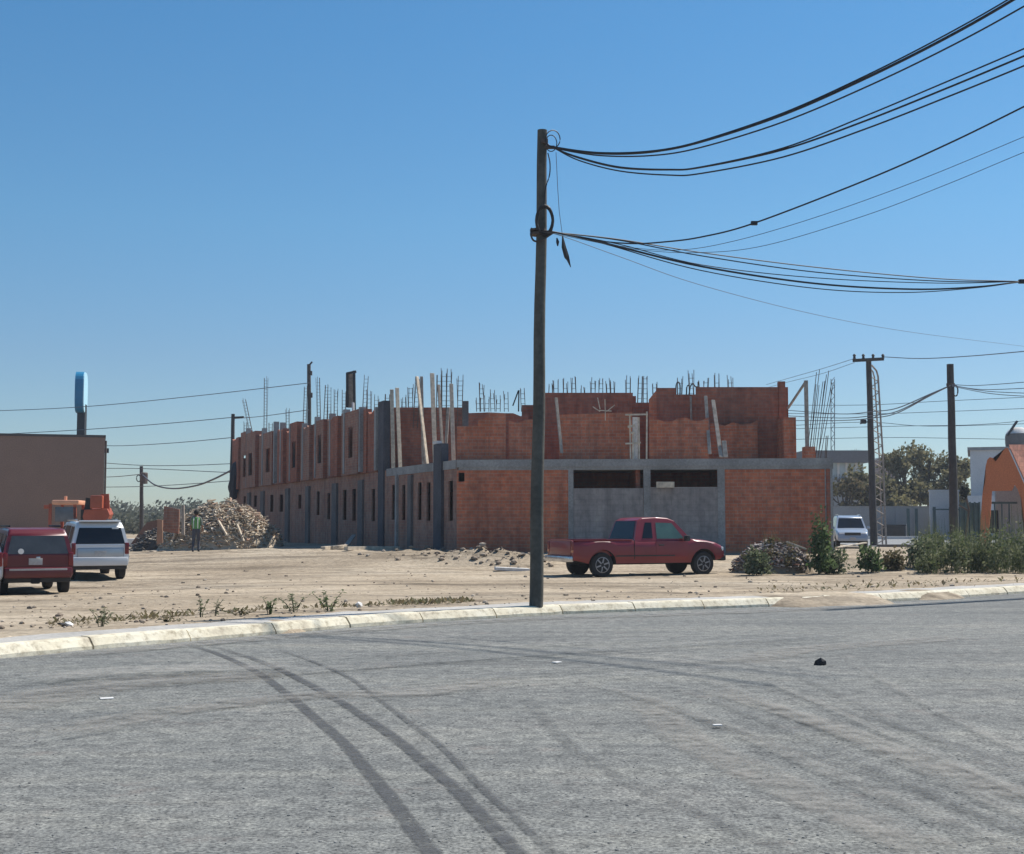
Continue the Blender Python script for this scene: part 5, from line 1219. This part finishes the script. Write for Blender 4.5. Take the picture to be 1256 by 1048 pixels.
# long grey building behind
YG = 145; GB = empty('grey_building', 'long two-storey grey building with a pale window band behind the trees', 'building', (at(1040, 640, YG).x, YG, 0))
g_ = lambda u, v: gl(GB, u, v, YG)
a, b = g_(985, 553), g_(1064, 553); z1, z2, z3 = g_(1040, 568).z, g_(1040, 587).z, g_(1040, 596).z
bx('roof_block', (a.x, -.6, z1), (b.x, 9, a.z), concrete('slate_fascia', (.17, .17, .185), .08), GB); bx('window_band', (a.x, 0, z2), (b.x - .5, 8.9, z1 - .002), plain('pale_glazing', (.45, .52, .54), .15, var=.15, scale=.8), GB); bx('wall', (a.x, -.4, -.1), (b.x - .2, 9, z2 - .002), M['grey_wall'], GB)
for u in (1000, 1014, 1028, 1038, 1050): c = g_(u, 575); bx('mullion', (c.x - .12, -.15, z2), (c.x + .12, -.003, z1 - .003), M['white_wall'], GB)
PBX = empty('pink_building', 'small pinkish roof corner right of the lattice mast, between the trees', 'building', (at(1090, 640, 150).x, 150, 0))
a, b = gl(PBX, 1083, 561, 150), gl(PBX, 1099, 561, 150); bx('wall', (a.x, 0, 0), (b.x, 6, a.z - .3), concrete('pinkish_plaster', (.36, .29, .29), .1), PBX); bx('parapet_cap', (a.x - .1, -.1, a.z - .3), (b.x + .1, 6, a.z), M['white_wall'], PBX)
# ------------------------------------------------------------------ vehicles (local: x forward, y left, z up)
def lin(pts, x):
    if x <= pts[0][0]: return pts[0][1]
    for (a, za), (b, zb) in zip(pts, pts[1:]):
        if x <= b: return za + (zb - za) * (x - a) / max(b - a, 1e-6)
    return pts[-1][1]
def vehicle(name, label, cat, loc, rz, L, W, wr, xr, xf, top, cab, paint, zb=None, bed=None, tumble=.20, clear=.34, wheelw=.22, glass=(), wind=(), lift=.08, group=None, belt_in=.02, bev=.05):
    t = empty(name, label, cat, loc, rz, group); x0, x1 = -L / 2, L / 2
    plan = lambda x: 1 - .09 * sst(x1 - .75, x1, x) ** 1.2 - .05 * (1 - sst(x0, x0 + .35, x))
    def hw(x, z):
        zz = (z - .62) / .55; return W / 2 * plan(x) * (1 - .035 * zz * zz - (.03 if z < .5 else 0))
    Ra = wr + lift
    def bot(x):
        b = clear + .10 * sst(x1 - .7, x1, x) + .10 * (1 - sst(x0, x0 + .6, x))
        for xc in (xr, xf):
            d = abs(x - xc)
            if d < Ra: b = max(b, wr + math.sqrt(Ra * Ra - d * d))
        return b
    xs = {x0, x0 + .04, x0 + .12, x1, x1 - .03, x1 - .08, x1 - .16, x1 - .3}
    x = x0 + .25
    while x < x1 - .2: xs.add(round(x, 3)); x += .16
    for xc in (xr, xf):
        xs = {q for q in xs if not (abs(q - xc) < Ra + .03)} | {xc + Ra * math.sin(R(a)) for a in range(-90, 91, 15)} | {xc - Ra - .012, xc + Ra + .012}
    if bed: xs |= {bed[0], bed[0] + .012, bed[1], bed[1] - .012}
    xs = sorted(q for q in xs if x0 <= q <= x1)
    bm = bmesh.new(); rings = []; nrow = 7
    for x in xs:
        b, z1 = bot(x), lin(top, x); ring = []
        for j in range(nrow + 1):
            z = b + (z1 - b) * j / nrow; y = hw(x, z) - (.045 if j == nrow else 0); ring.append((y, z))
        inb = bed and bed[0] + .006 < x < bed[1] - .006
        mid = [(hw(x, z1) - .10, z1), (hw(x, z1) - .11, bed[2]), (.0, bed[2])] if inb else [(hw(x, z1) * .82, z1 + .018), (hw(x, z1) * .45, z1 + .03), (0, z1 + .036)]
        half = ring + mid; full = half + [(-y, z) for y, z in half[-2::-1]]
        rings.append([bm.verts.new((x, y, z)) for y, z in full])
    for A, B in zip(rings, rings[1:]):
        for k in range(len(A) - 1): bm.faces.new((A[k], A[k + 1], B[k + 1], B[k]))
        bm.faces.new((A[-1], A[0], B[0], B[-1])).material_index = 1
    bm.faces.new(rings[0]); bm.faces.new(rings[-1][::-1])
    link('body', bm, [paint, M['under']], t, True)
    # cabin
    zb = zb if zb is not None else cab[0][1]; Wc = W / 2 * .965 - belt_in
    hc_ = lambda z: Wc - tumble * (z - zb)
    bm = bmesh.new(); Lf = [bm.verts.new((x, hc_(z), z)) for x, z in cab]; Rt = [bm.verts.new((x, -hc_(z), z)) for x, z in cab]
    bm.faces.new(Lf); bm.faces.new(Rt[::-1])
    for k in range(len(cab) - 1): bm.faces.new((Lf[k], Rt[k], Rt[k + 1], Lf[k + 1]))
    bmesh.ops.recalc_face_normals(bm, faces=bm.faces)
    ed = [e for e in bm.edges if min(v.co.z for v in e.verts) > zb + .05]
    bmesh.ops.bevel(bm, geom=ed, offset=bev, segments=4, affect='EDGES', profile=.6)
    link('cabin', bm, paint, t, True)
    def side_pane(poly, mat, nm='window'):
        for s in (1, -1): raw(nm, [(x, s * (hc_(z) + .007), z) for x, z in poly], [tuple(range(len(poly)))], mat, t)
    for poly, mat in glass: side_pane(poly, mat)
    for (i, lo_, hi_, ins, nm, mat) in wind:
        (xa, za), (xb, zc) = cab[i], cab[i + 1]; n_ = Vector((-(zc - za), 0, xb - xa)).normalized()
        if n_.z < 0: n_ = -n_
        q = []
        for f, s in ((lo_, 1), (lo_, -1), (hi_, -1), (hi_, 1)):
            x, z = xa + (xb - xa) * f, za + (zc - za) * f; q.append(Vector((x, s * (hc_(z) - ins), z)) + n_ * .008)
        raw(nm, q, [(0, 1, 2, 3)], mat, t)
    for xc in (xr, xf):
        for s in (1, -1):
            bm = bmesh.new(); yo = s * (W / 2 - .035 - wheelw / 2); hw_ = wheelw / 2
            lathe(bm, [(wr * .60, -hw_ * .9), (wr * .9, -hw_), (wr * .985, -hw_ * .75), (wr, -hw_ * .3), (wr, hw_ * .3), (wr * .985, hw_ * .75), (wr * .9, hw_), (wr * .60, hw_ * .9)], 28, 'Y')
            wh = link('wheel', bm, M['tyre'], t, True); wh.location = (xc, yo, wr)
            bm = bmesh.new(); lathe(bm, [(.001, s * hw_ * .60), (wr * .22, s * hw_ * .62), (wr * .30, s * hw_ * .35), (wr * .52, s * hw_ * .35), (wr * .58, s * hw_ * .98), (wr * .64, s * hw_ * .96)], 24, 'Y', mi=0, caps=False)
            for f in bm.faces:
                c = f.calc_center_median(); q = math.hypot(c.x, c.z)
                if wr * .30 < q < wr * .53: f.material_index = 1
            for k in range(6):
                a = 6.283 * k / 6 + .3; bar(bm, (wr * .15 * math.cos(a), s * hw_ * .72, wr * .15 * math.sin(a)), (wr * .58 * math.cos(a), s * hw_ * .82, wr * .58 * math.sin(a)), wr * .17, .04)
            rm = link('rim', bm, [M['rim'], M['trim']], wh)
    return t, hw, hc_
def vbox(nm, t, c, s, mat, bev=.02, rot=None):
    bm = bmesh.new(); box(bm, (0, 0, 0), s, rot=rot, bev=bev); o = link(nm, bm, mat, t, True); o.location = c; return o
def door(t, hw, hc_, xa, xb, za, zc, s, paint, hx):
    verts, faces = [], []; n = 5
    for i in range(2):
        for j in range(n + 1):
            x = (xa, xb)[i]; z = za + (zc - za) * j / n; verts.append((x, s * (hw(x, z) + .007), z))
    for j in range(n): faces.append((j, n + 1 + j, n + 2 + j, j + 1) if s < 0 else (j, j + 1, n + 2 + j, n + 1 + j))
    nb = len(verts); verts += [(v[0], v[1] - s * .02, v[2]) for v in verts]
    loop = list(range(n + 1)) + list(range(2 * n + 1, n, -1))
    for a, b in zip(loop, loop[1:] + loop[:1]): faces.append((a, b, nb + b, nb + a))
    o = raw('door', verts, faces, paint, t)
    bm = bmesh.new(); box(bm, (hx, s * (hw(hx, zc - .1) + .022), zc - .10), (.17, .03, .035), bev=.008); link('handle', bm, M['trim'], o)
    return o
# --- maroon pickup: local length 5.15, rear at x=-2.575
AP = R(24); pw = gr(738, 707.5); PL_, PW_ = 5.15, 1.78; xr_, xf_ = -1.62, 1.83
ca, sa = math.cos(AP), math.sin(AP); lx, ly = xr_, -PW_ / 2 + .1
ploc = Vector((pw.x - (ca * lx - sa * ly), pw.y - (sa * lx + ca * ly), 0)); ploc.z = gz(ploc.x, ploc.y) - .015
t, hw, hc_ = vehicle('pickup_truck', 'maroon extended-cab pickup truck parked on the dirt in front of the brick building', 'pickup truck', ploc, AP, PL_, PW_, .365, xr_, xf_,
    [(-2.6, 1.075), (-.55, 1.075), (-.54, 1.06), (1.28, 1.06), (1.36, 1.10), (1.9, 1.055), (2.3, .985), (2.5, .90), (2.58, .76)],
    [(-.56, 1.05), (-.37, 1.66), (-.20, 1.735), (.30, 1.76), (.68, 1.735), (.90, 1.655), (1.42, 1.08)], M['red_paint'], 1.05, (-2.54, -.60, .62), .26,
    clear=.40, glass=(([(-.28, 1.13), (.08, 1.13), (.10, 1.60), (-.12, 1.60)], M['glass']), ([(.22, 1.12), (1.16, 1.12), (.80, 1.58), (.24, 1.60)], M['glass_green'])),
    wind=((0, .10, .97, .09, 'rear_window', M['glass']), (5, .12, .93, .12, 'windshield', M['glass_green'])), lift=.085)
for s in (1, -1):
    door(t, hw, hc_, .16, 1.26, .48, 1.03, s, M['red_paint'], .34)
    vbox('tail_light', t, (-2.57, s * .79, .93), (.05, .13, .24), M['lamp_red']); vbox('head_light', t, (2.50, s * .66, .79), (.14, .30, .15), M['lamp_clear'], .03)
    vbox('mirror', t, (1.16, s * 1.0, 1.13), (.12, .20, .17), M['trim'], .03)
    vbox('reversing_light', t, (-2.585, s * .79, .77), (.03, .12, .07), M['lamp_amber'], .01)
vbox('tailgate', t, (-2.568, 0, .845), (.05, 1.40, .42), M['red_paint'], .02); vbox('plate', t, (-2.66, 0, .55), (.02, .32, .15), M['plate'], .004)
vbox('rear_bumper', t, (-2.63, 0, .54), (.16, 1.66, .17), M['chrome'], .04); vbox('front_bumper', t, (2.56, 0, .53), (.20, 1.62, .18), M['trim'], .05); vbox('grille', t, (2.56, 0, .76), (.06, .92, .16), M['trim'], .02)
vbox('chassis', t, (0, 0, .42), (4.3, .8, .14), M['under'], .02); vbox('axle', t, (xr_, 0, .36), (.14, 1.4, .14), M['under'], .03); vbox('axle', t, (xf_, 0, .36), (.12, 1.4, .12), M['under'], .03)
for s in (1, -1):
    vbox('panel_gap', t, (-.575, s * (hw(-.575, .8) + .001), .80), (.016, .012, .56), M['under'], .002)
    vbox('side_moulding', t, (-.2, s * (hw(-.2, .62) + .004), .62), (2.0, .02, .035), M['trim'], .004)
for s in (1, -1): vbox('bed_rail', t, (-1.57, s * (hw(-1.5, 1.07) - .06), 1.088), (1.9, .09, .03), M['red_paint'], .01)
# --- the parked cars on the left: rear ends towards the camera
def suv(label, u, v, Yv, yaw, paint, L, W, H, seed, roofrails=None, wr=.36, group='cars parked at the left edge of the lot', glassm='glass'):
    p = at(u, 640, Yv); d = Vector((math.cos(yaw), math.sin(yaw), 0)); c = Vector((p.x, p.y, 0)) + d * L / 2
    z = 1.65 - (v - 638) / F * Yv
    bz = H * .58
    cab = [(-L / 2 + .03, bz), (-L / 2 + .16, H - .18), (-L / 2 + .32, H - .03), (-.6, H), (.25, H - .03), (.55, H - .12), (1.22, bz + .02)]
    tp = [(-L / 2, bz), (1.2, bz + .02), (1.4, bz + .01), (L / 2 - .45, bz - .10), (L / 2 - .1, bz - .20), (L / 2, bz - .36)]
    xr, xf = -L / 2 + .85, L / 2 - .88
    t, hw, hc_ = vehicle('parked_suv', label, 'suv', (c.x, c.y, z), yaw, L, W, wr, xr, xf, tp, cab, paint, bz, None, .24, .38, .23,
        (([(-L / 2 + .30, bz + .08), (-L / 2 + .95, bz + .06), (-L / 2 + 1.0, H - .16), (-L / 2 + .38, H - .17)], M[glassm]), ([(-L / 2 + 1.08, bz + .06), (-.10, bz + .05), (-.12, H - .13), (-L / 2 + 1.12, H - .14)], M[glassm]), ([(0, bz + .05), (1.0, bz + .06), (.52, H - .17), (.0, H - .13)], M[glassm])),
        ((0, .10, .96, .10, 'rear_window', M[glassm]), (5, .08, .95, .1, 'windshield', M[glassm])), group=group, bev=.085)
    xe = -L / 2
    for s in (1, -1):
        vbox('tail_light', t, (xe + .03, s * (W / 2 - .11), bz - .08), (.12, .12, .34), M['lamp_red'], .03); door(t, hw, hc_, -.05, 1.0, .5, bz - .04, s, paint, .1); door(t, hw, hc_, -1.1, -.1, .5, bz - .04, s, paint, -.95)
        vbox('mirror', t, (1.0, s * (W / 2 + .08), bz + .07), (.12, .2, .15), paint, .03)
        vbox('roof_rail', t, (-.6, s * (W / 2 * .965 - .02 - .24 * (H - bz) - .06), H + .035), (1.9, .04, .05), M['chrome'] if roofrails else M['trim'], .01)
        vbox('head_light', t, (L / 2 - .08, s * .6, bz - .3), (.1, .3, .15), M['lamp_clear'], .03)
    vbox('rear_bumper', t, (xe - .02, 0, .56), (.18, W - .16, .26), paint, .05); vbox('lower_valance', t, (xe + .08, 0, .42), (.2, W - .2, .20), M['trim'], .03)
    vbox('front_bumper', t, (L / 2 - .05, 0, .52), (.2, W - .22, .24), paint, .05)
    vbox('chassis', t, (0, 0, .40), (L - 1.2, .7, .16), M['under'], .02)
    for xc in (xr, xf): vbox('axle', t, (xc, 0, .36), (.14, W - .4, .14), M['under'], .03)
    return t, xe, bz
t, xe, bz = suv('dark red boxy SUV seen from behind, round white sticker on its rear window', 48, 730, 33, R(90 + 27), M['red_paint_b'], 4.5, 1.76, 1.66, 1, glassm='glass_grey')
vbox('plate', t, (xe - .012, .06, .83), (.02, .32, .16), M['plate'], .004); vbox('bumper_strip', t, (xe - .115, 0, .64), (.02, 1.35, .045), M['plate'], .005); vbox('tow_hitch', t, (xe + .06, .05, .36), (.25, .2, .14), M['under'], .03); vbox('badge', t, (xe - .005, 0, bz - .04), (.02, .10, .06), M['chrome'], .01)
bm = bmesh.new(); bmesh.ops.create_circle(bm, cap_ends=True, segments=16, radius=.07, matrix=Matrix.Translation((xe + .036, .40, bz + .12)) @ Matrix.Rotation(R(-80), 4, 'Y')); link('sticker', bm, M['litter'], t)
t, xe, bz = suv('white SUV with a dark tinted rear window parked beyond the dark red one', 124, 711.5, 40, R(90 + 26), M['white_paint'], 4.6, 1.76, 1.76, 2, True)
vbox('tailgate_shade', t, (xe - .012, 0, bz - .24), (.03, 1.34, .36), M['silver_paint'], .03); vbox('plate', t, (xe - .03, 0, bz - .22), (.02, .34, .15), M['plate'], .004); vbox('spoiler', t, (xe + .26, 0, 1.755), (.26, 1.2, .05), M['white_paint'], .02); vbox('rear_wiper', t, (xe + .06, -.1, bz + .10), (.02, .5, .025), M['trim'], .005)  # silver-grey panel carries the white tailgate's shade as paint colour
raw('sticker', [(xe + .135, -.34, bz + .50), (xe + .135, -.54, bz + .50), (xe + .145, -.54, bz + .56), (xe + .145, -.34, bz + .56)], [(0, 1, 2, 3)], M['litter'], t)
suv('silver car mostly cut off by the left edge beside the dark red SUV', -45, 735, 31.2, R(90 + 25), M['silver_paint'], 4.7, 1.85, 1.72, 3)
# silver-blue SUV far away on the right, nose towards the camera
t, xe, bz = suv('silver-blue SUV parked far off, nose to the camera, right of the brick building', 1037, 670.5, 82, R(-99), plain('silver_blue_paint', (0.30, 0.36, 0.45), .3, .1, .04, 1.5, coat=.6), 4.6, 1.86, 1.9, 4, True, group=None)
vbox('grille', t, (2.30, 0, .82), (.06, .9, .16), M['trim'], .02); vbox('plate', t, (2.36, 0, .56), (.02, .34, .14), M['plate'], .004)
# orange backhoe loader behind the cars
YT = 50; tb = at(95, 640, YT); BH = empty('backhoe_loader', 'orange backhoe loader with a pale cab roof parked behind the white SUV', 'digger', (tb.x, YT, -.1), R(8))
q = lambda u, v: (Vector(at(u, v, YT)) - Vector(BH.location))
for u in (61, 68, 92, 95):
    a, b = q(u, 668), q(u + (1.5 if u < 70 else -.5), 618); bm = bmesh.new(); bar(bm, a + Vector((0, .1 if u in (61, 92) else 1.3, 0)), b + Vector((0, .1 if u in (61, 92) else 1.3, 0)), .10); link('cab_post', bm, M['mach'], BH)
c = q(80.5, 616.5); vbox('cab_roof', BH, (c.x, .75, c.z), (.98, 1.5, .17), M['mach_roof'], .05); c = q(78, 611.5); vbox('beacon', BH, (c.x, .5, c.z), (.1, .1, .18), M['mach_roof'], .02)
c = q(61, 622); vbox('work_lamp', BH, (c.x - .08, .05, c.z), (.2, .1, .14), M['mach'], .02)
a, b = q(68, 640), q(93, 622); vbox('cab_glass', BH, ((a.x + b.x) / 2, .06, (a.z + b.z) / 2), (b.x - a.x, .02, b.z - a.z), plain('dusty_cab_glass', (.12, .13, .15), .25, var=.3), .004)
c = q(79, 652); vbox('body', BH, (c.x, .9, .95), (1.5, 2.2, .8), M['mach'], .08)
for s, yy in ((-.75, .2), (.75, .2), (-.7, 2.2), (.7, 2.2)):
    bm = bmesh.new(); rr_ = .62 if yy < 1 else .42; lathe(bm, [(rr_ * .5, -.17), (rr_ * .92, -.2), (rr_, -.12), (rr_, .12), (rr_ * .92, .2), (rr_ * .5, .17)], 22, 'Y')
    o = link('wheel', bm, M['tyre'], BH, True); o.location = (c.x + s, yy, rr_); o.rotation_euler.z = R(90)
bm = bmesh.new(); a = q(104, 640); box(bm, (a.x, .1, a.z), (.3, .35, .9)); bar(bm, q(104, 648) + Vector((0, .1, 0)), q(109, 611) + Vector((0, .1, 0)), .26, .24); link('boom', bm, M['trim'], BH)
bm = bmesh.new(); a, b = q(111, 624), q(126, 608); box(bm, ((a.x + b.x) / 2, 0, (a.z + b.z) / 2), (b.x - a.x, .5, b.z - a.z), bev=.04); link('dipper', bm, M['mach'], BH)
bm = bmesh.new(); sil = [(104, 625.5), (131, 624.5), (134, 632), (131, 640), (104, 641), (102, 634)]; fr = [bm.verts.new(q(u, v) + Vector((0, -.15, 0))) for u, v in sil]; bk = [bm.verts.new(q(u, v) + Vector((0, .75, .05))) for u, v in sil]
bm.faces.new(fr); bm.faces.new(bk[::-1])
for k in range(len(sil)): bm.faces.new((fr[k], bk[k], bk[(k + 1) % len(sil)], fr[(k + 1) % len(sil)]))
link('bucket', bm, M['mach'], BH)
bm = bmesh.new(); bar(bm, q(128, 640) + Vector((0, .2, 0)), q(126.5, 606) + Vector((0, .2, 0)), .10, .3); link('dipper_link', bm, M['mach'], BH)

# ------------------------------------------------------------------ person standing by the scrap heap, seen from behind
pp = gr(240, 687); pz = gz(pp.x, pp.y)
PE = empty('person', 'person in a green vest and dark trousers walking toward the scrap heap, seen from behind', 'person', (pp.x, pp.y, pz), R(4))
def skin(name, nodes, edges, root, mat, parent, sub=2, extra=None):
    me = bpy.data.meshes.new(name); me.from_pydata([n[0] for n in nodes], edges, []); o = bpy.data.objects.new(name, me); C.objects.link(o)
    sk = o.modifiers.new('s', 'SKIN')
    for i, n in enumerate(nodes):
        v = me.skin_vertices[0].data[i]; r = n[1]; v.radius = (r, r) if not isinstance(r, tuple) else r; v.use_root = (i == root)
    sb = o.modifiers.new('b', 'SUBSURF'); sb.levels = sub; sb.render_levels = sub
    dg = bpy.context.evaluated_depsgraph_get(); m2 = bpy.data.meshes.new_from_object(o.evaluated_get(dg)); bpy.data.objects.remove(o)
    o2 = bpy.data.objects.new(name, m2); C.objects.link(o2); o2.parent = parent
    for m_ in (mat if isinstance(mat, (list, tuple)) else [mat]): m2.materials.append(m_)
    for p in m2.polygons: p.use_smooth = True
    return o2
# facing +y (away); right arm is +x
nd = [((0, 0, .93), .135), ((0, .0, 1.10), .125), ((0, .01, 1.28), .15), ((0, .01, 1.42), .10), ((0, .015, 1.50), .052), ((0, .03, 1.60), .088), ((0, .03, 1.68), .08),
      ((.17, .0, 1.41), .062), ((.235, -.02, 1.14), .046), ((.255, .05, .90), .034), ((.258, .07, .84), .032),
      ((-.17, .0, 1.41), .062), ((-.24, .02, 1.15), .046), ((-.22, .13, .93), .034), ((-.215, .155, .87), .032),
      ((.095, .0, .84), .10), ((.10, .09, .48), .068), ((.10, .01, .10), .046), ((.105, .02, .045), .045), ((.11, .16, .035), .035),
      ((-.095, .0, .84), .10), ((-.10, .0, .47), .068), ((-.10, -.16, .12), .046), ((-.10, -.16, .06), .045), ((-.105, -.03, .035), .035)]
ed = [(0, 1), (1, 2), (2, 3), (3, 4), (4, 5), (5, 6), (3, 7), (7, 8), (8, 9), (9, 10), (3, 11), (11, 12), (12, 13), (13, 14), (0, 15), (15, 16), (16, 17), (17, 18), (18, 19), (0, 20), (20, 21), (21, 22), (22, 23), (23, 24)]
bod = skin('body', nd, ed, 0, [M['shirt'], M['trouser'], M['skin'], M['hair']], PE)
for p in bod.data.polygons:
    c = p.center; ax = abs(c.x)
    if c.z > 1.47: p.material_index = 2
    elif c.z < .075: p.material_index = 3
    elif ax > .165 and c.z < 1.12: p.material_index = 2
    elif c.z < .98: p.material_index = 1
bm = bmesh.new(); bm.from_mesh(bod.data)
for s, w0 in ((1, Vector((.258, .075, .83))), (-1, Vector((-.215, .16, .86)))):
    box(bm, w0 + Vector((0, .008, -.045)), (.03, .08, .10), bev=.012, mi=2)
    for k, ln in enumerate((.072, .082, .077, .06)):
        y = w0.y + .035 - .019 * k; z = w0.z - .09
        n0 = len(bm.faces); tube(bm, [(w0.x, y, z + .01), (w0.x - s * .004, y + .002, z - ln * .5), (w0.x - s * .02, y + .004, z - ln)], [.0095, .0088, .006], 6)
        bm.faces.ensure_lookup_table()
        for f in bm.faces[n0:]: f.material_index = 2
    n0 = len(bm.faces); tube(bm, [(w0.x, w0.y + .035, w0.z - .02), (w0.x - s * .012, w0.y + .062, w0.z - .05), (w0.x - s * .018, w0.y + .066, w0.z - .085)], [.011, .010, .007], 6)
    bm.faces.ensure_lookup_table()
    for f in bm.faces[n0:]: f.material_index = 2
# nose, ears on the same mesh
for c, s in (((0, .122, 1.615), (.026, .035, .04)), ((.088, .03, 1.62), (.018, .034, .055)), ((-.088, .03, 1.62), (.018, .034, .055)), ((0, .112, 1.575), (.045, .015, .012))): box(bm, c, s, bev=.006, mi=2)
for s in (.033, -.033): box(bm, (s, .106, 1.64), (.022, .012, .012), bev=.004, mi=3)
bm.to_mesh(bod.data); bm.free()
bm = bmesh.new(); r_ = bmesh.ops.create_uvsphere(bm, u_segments=18, v_segments=12, radius=1)
for v in bm.verts: v.co = Vector((v.co.x * .105, v.co.y * .115 + .015, v.co.z * .12 + 1.655)) + v.co * .008 * noise.noise(v.co * 6)
bmesh.ops.delete(bm, geom=[v for v in bm.verts if v.co.y > .075 and v.co.z < 1.70], context='VERTS'); link('hair', bm, M['hair'], PE, True)
bm = bmesh.new(); rings = []
for z, a, b in ((.97, .178, .135), (1.08, .172, .132), (1.22, .185, .145), (1.34, .195, .142), (1.42, .175, .115), (1.455, .10, .085)):
    rings.append([bm.verts.new((a * math.cos(6.283 * k / 20), b * math.sin(6.283 * k / 20) + .005, z)) for k in range(20)])
for A, B in zip(rings, rings[1:]):
    for k in range(20): bm.faces.new((A[k], A[(k + 1) % 20], B[(k + 1) % 20], B[k]))
ve = link('vest', bm, M['vest'], PE, True)
for x in (-.085, .085):
    bm = bmesh.new(); tube(bm, [(x, -.137, .99), (x, -.15, 1.22), (x, -.146, 1.34), (x * .95, -.10, 1.435)], .018, 4); link('reflective_band', bm, M['litter'], ve)
print('objects', len(bpy.data.objects))

# ------------------------------------------------------------------ dusty air
bm = bmesh.new(); box(bm, (0, 140, 9.5), (700, 560, 25)); m, N, L, b = newmat('dusty_air'); N.remove(b)
pv = N.new('ShaderNodeVolumePrincipled'); pv.inputs['Color'].default_value = (.80, .88, 1, 1); pv.inputs['Density'].default_value = 0.0004; pv.inputs['Anisotropy'].default_value = .3
L.new(pv.outputs[0], N['Material Output'].inputs['Volume'])
tag(link('haze', bm, m), 'thin dusty haze in the air over the whole lot', 'haze', kind='stuff')
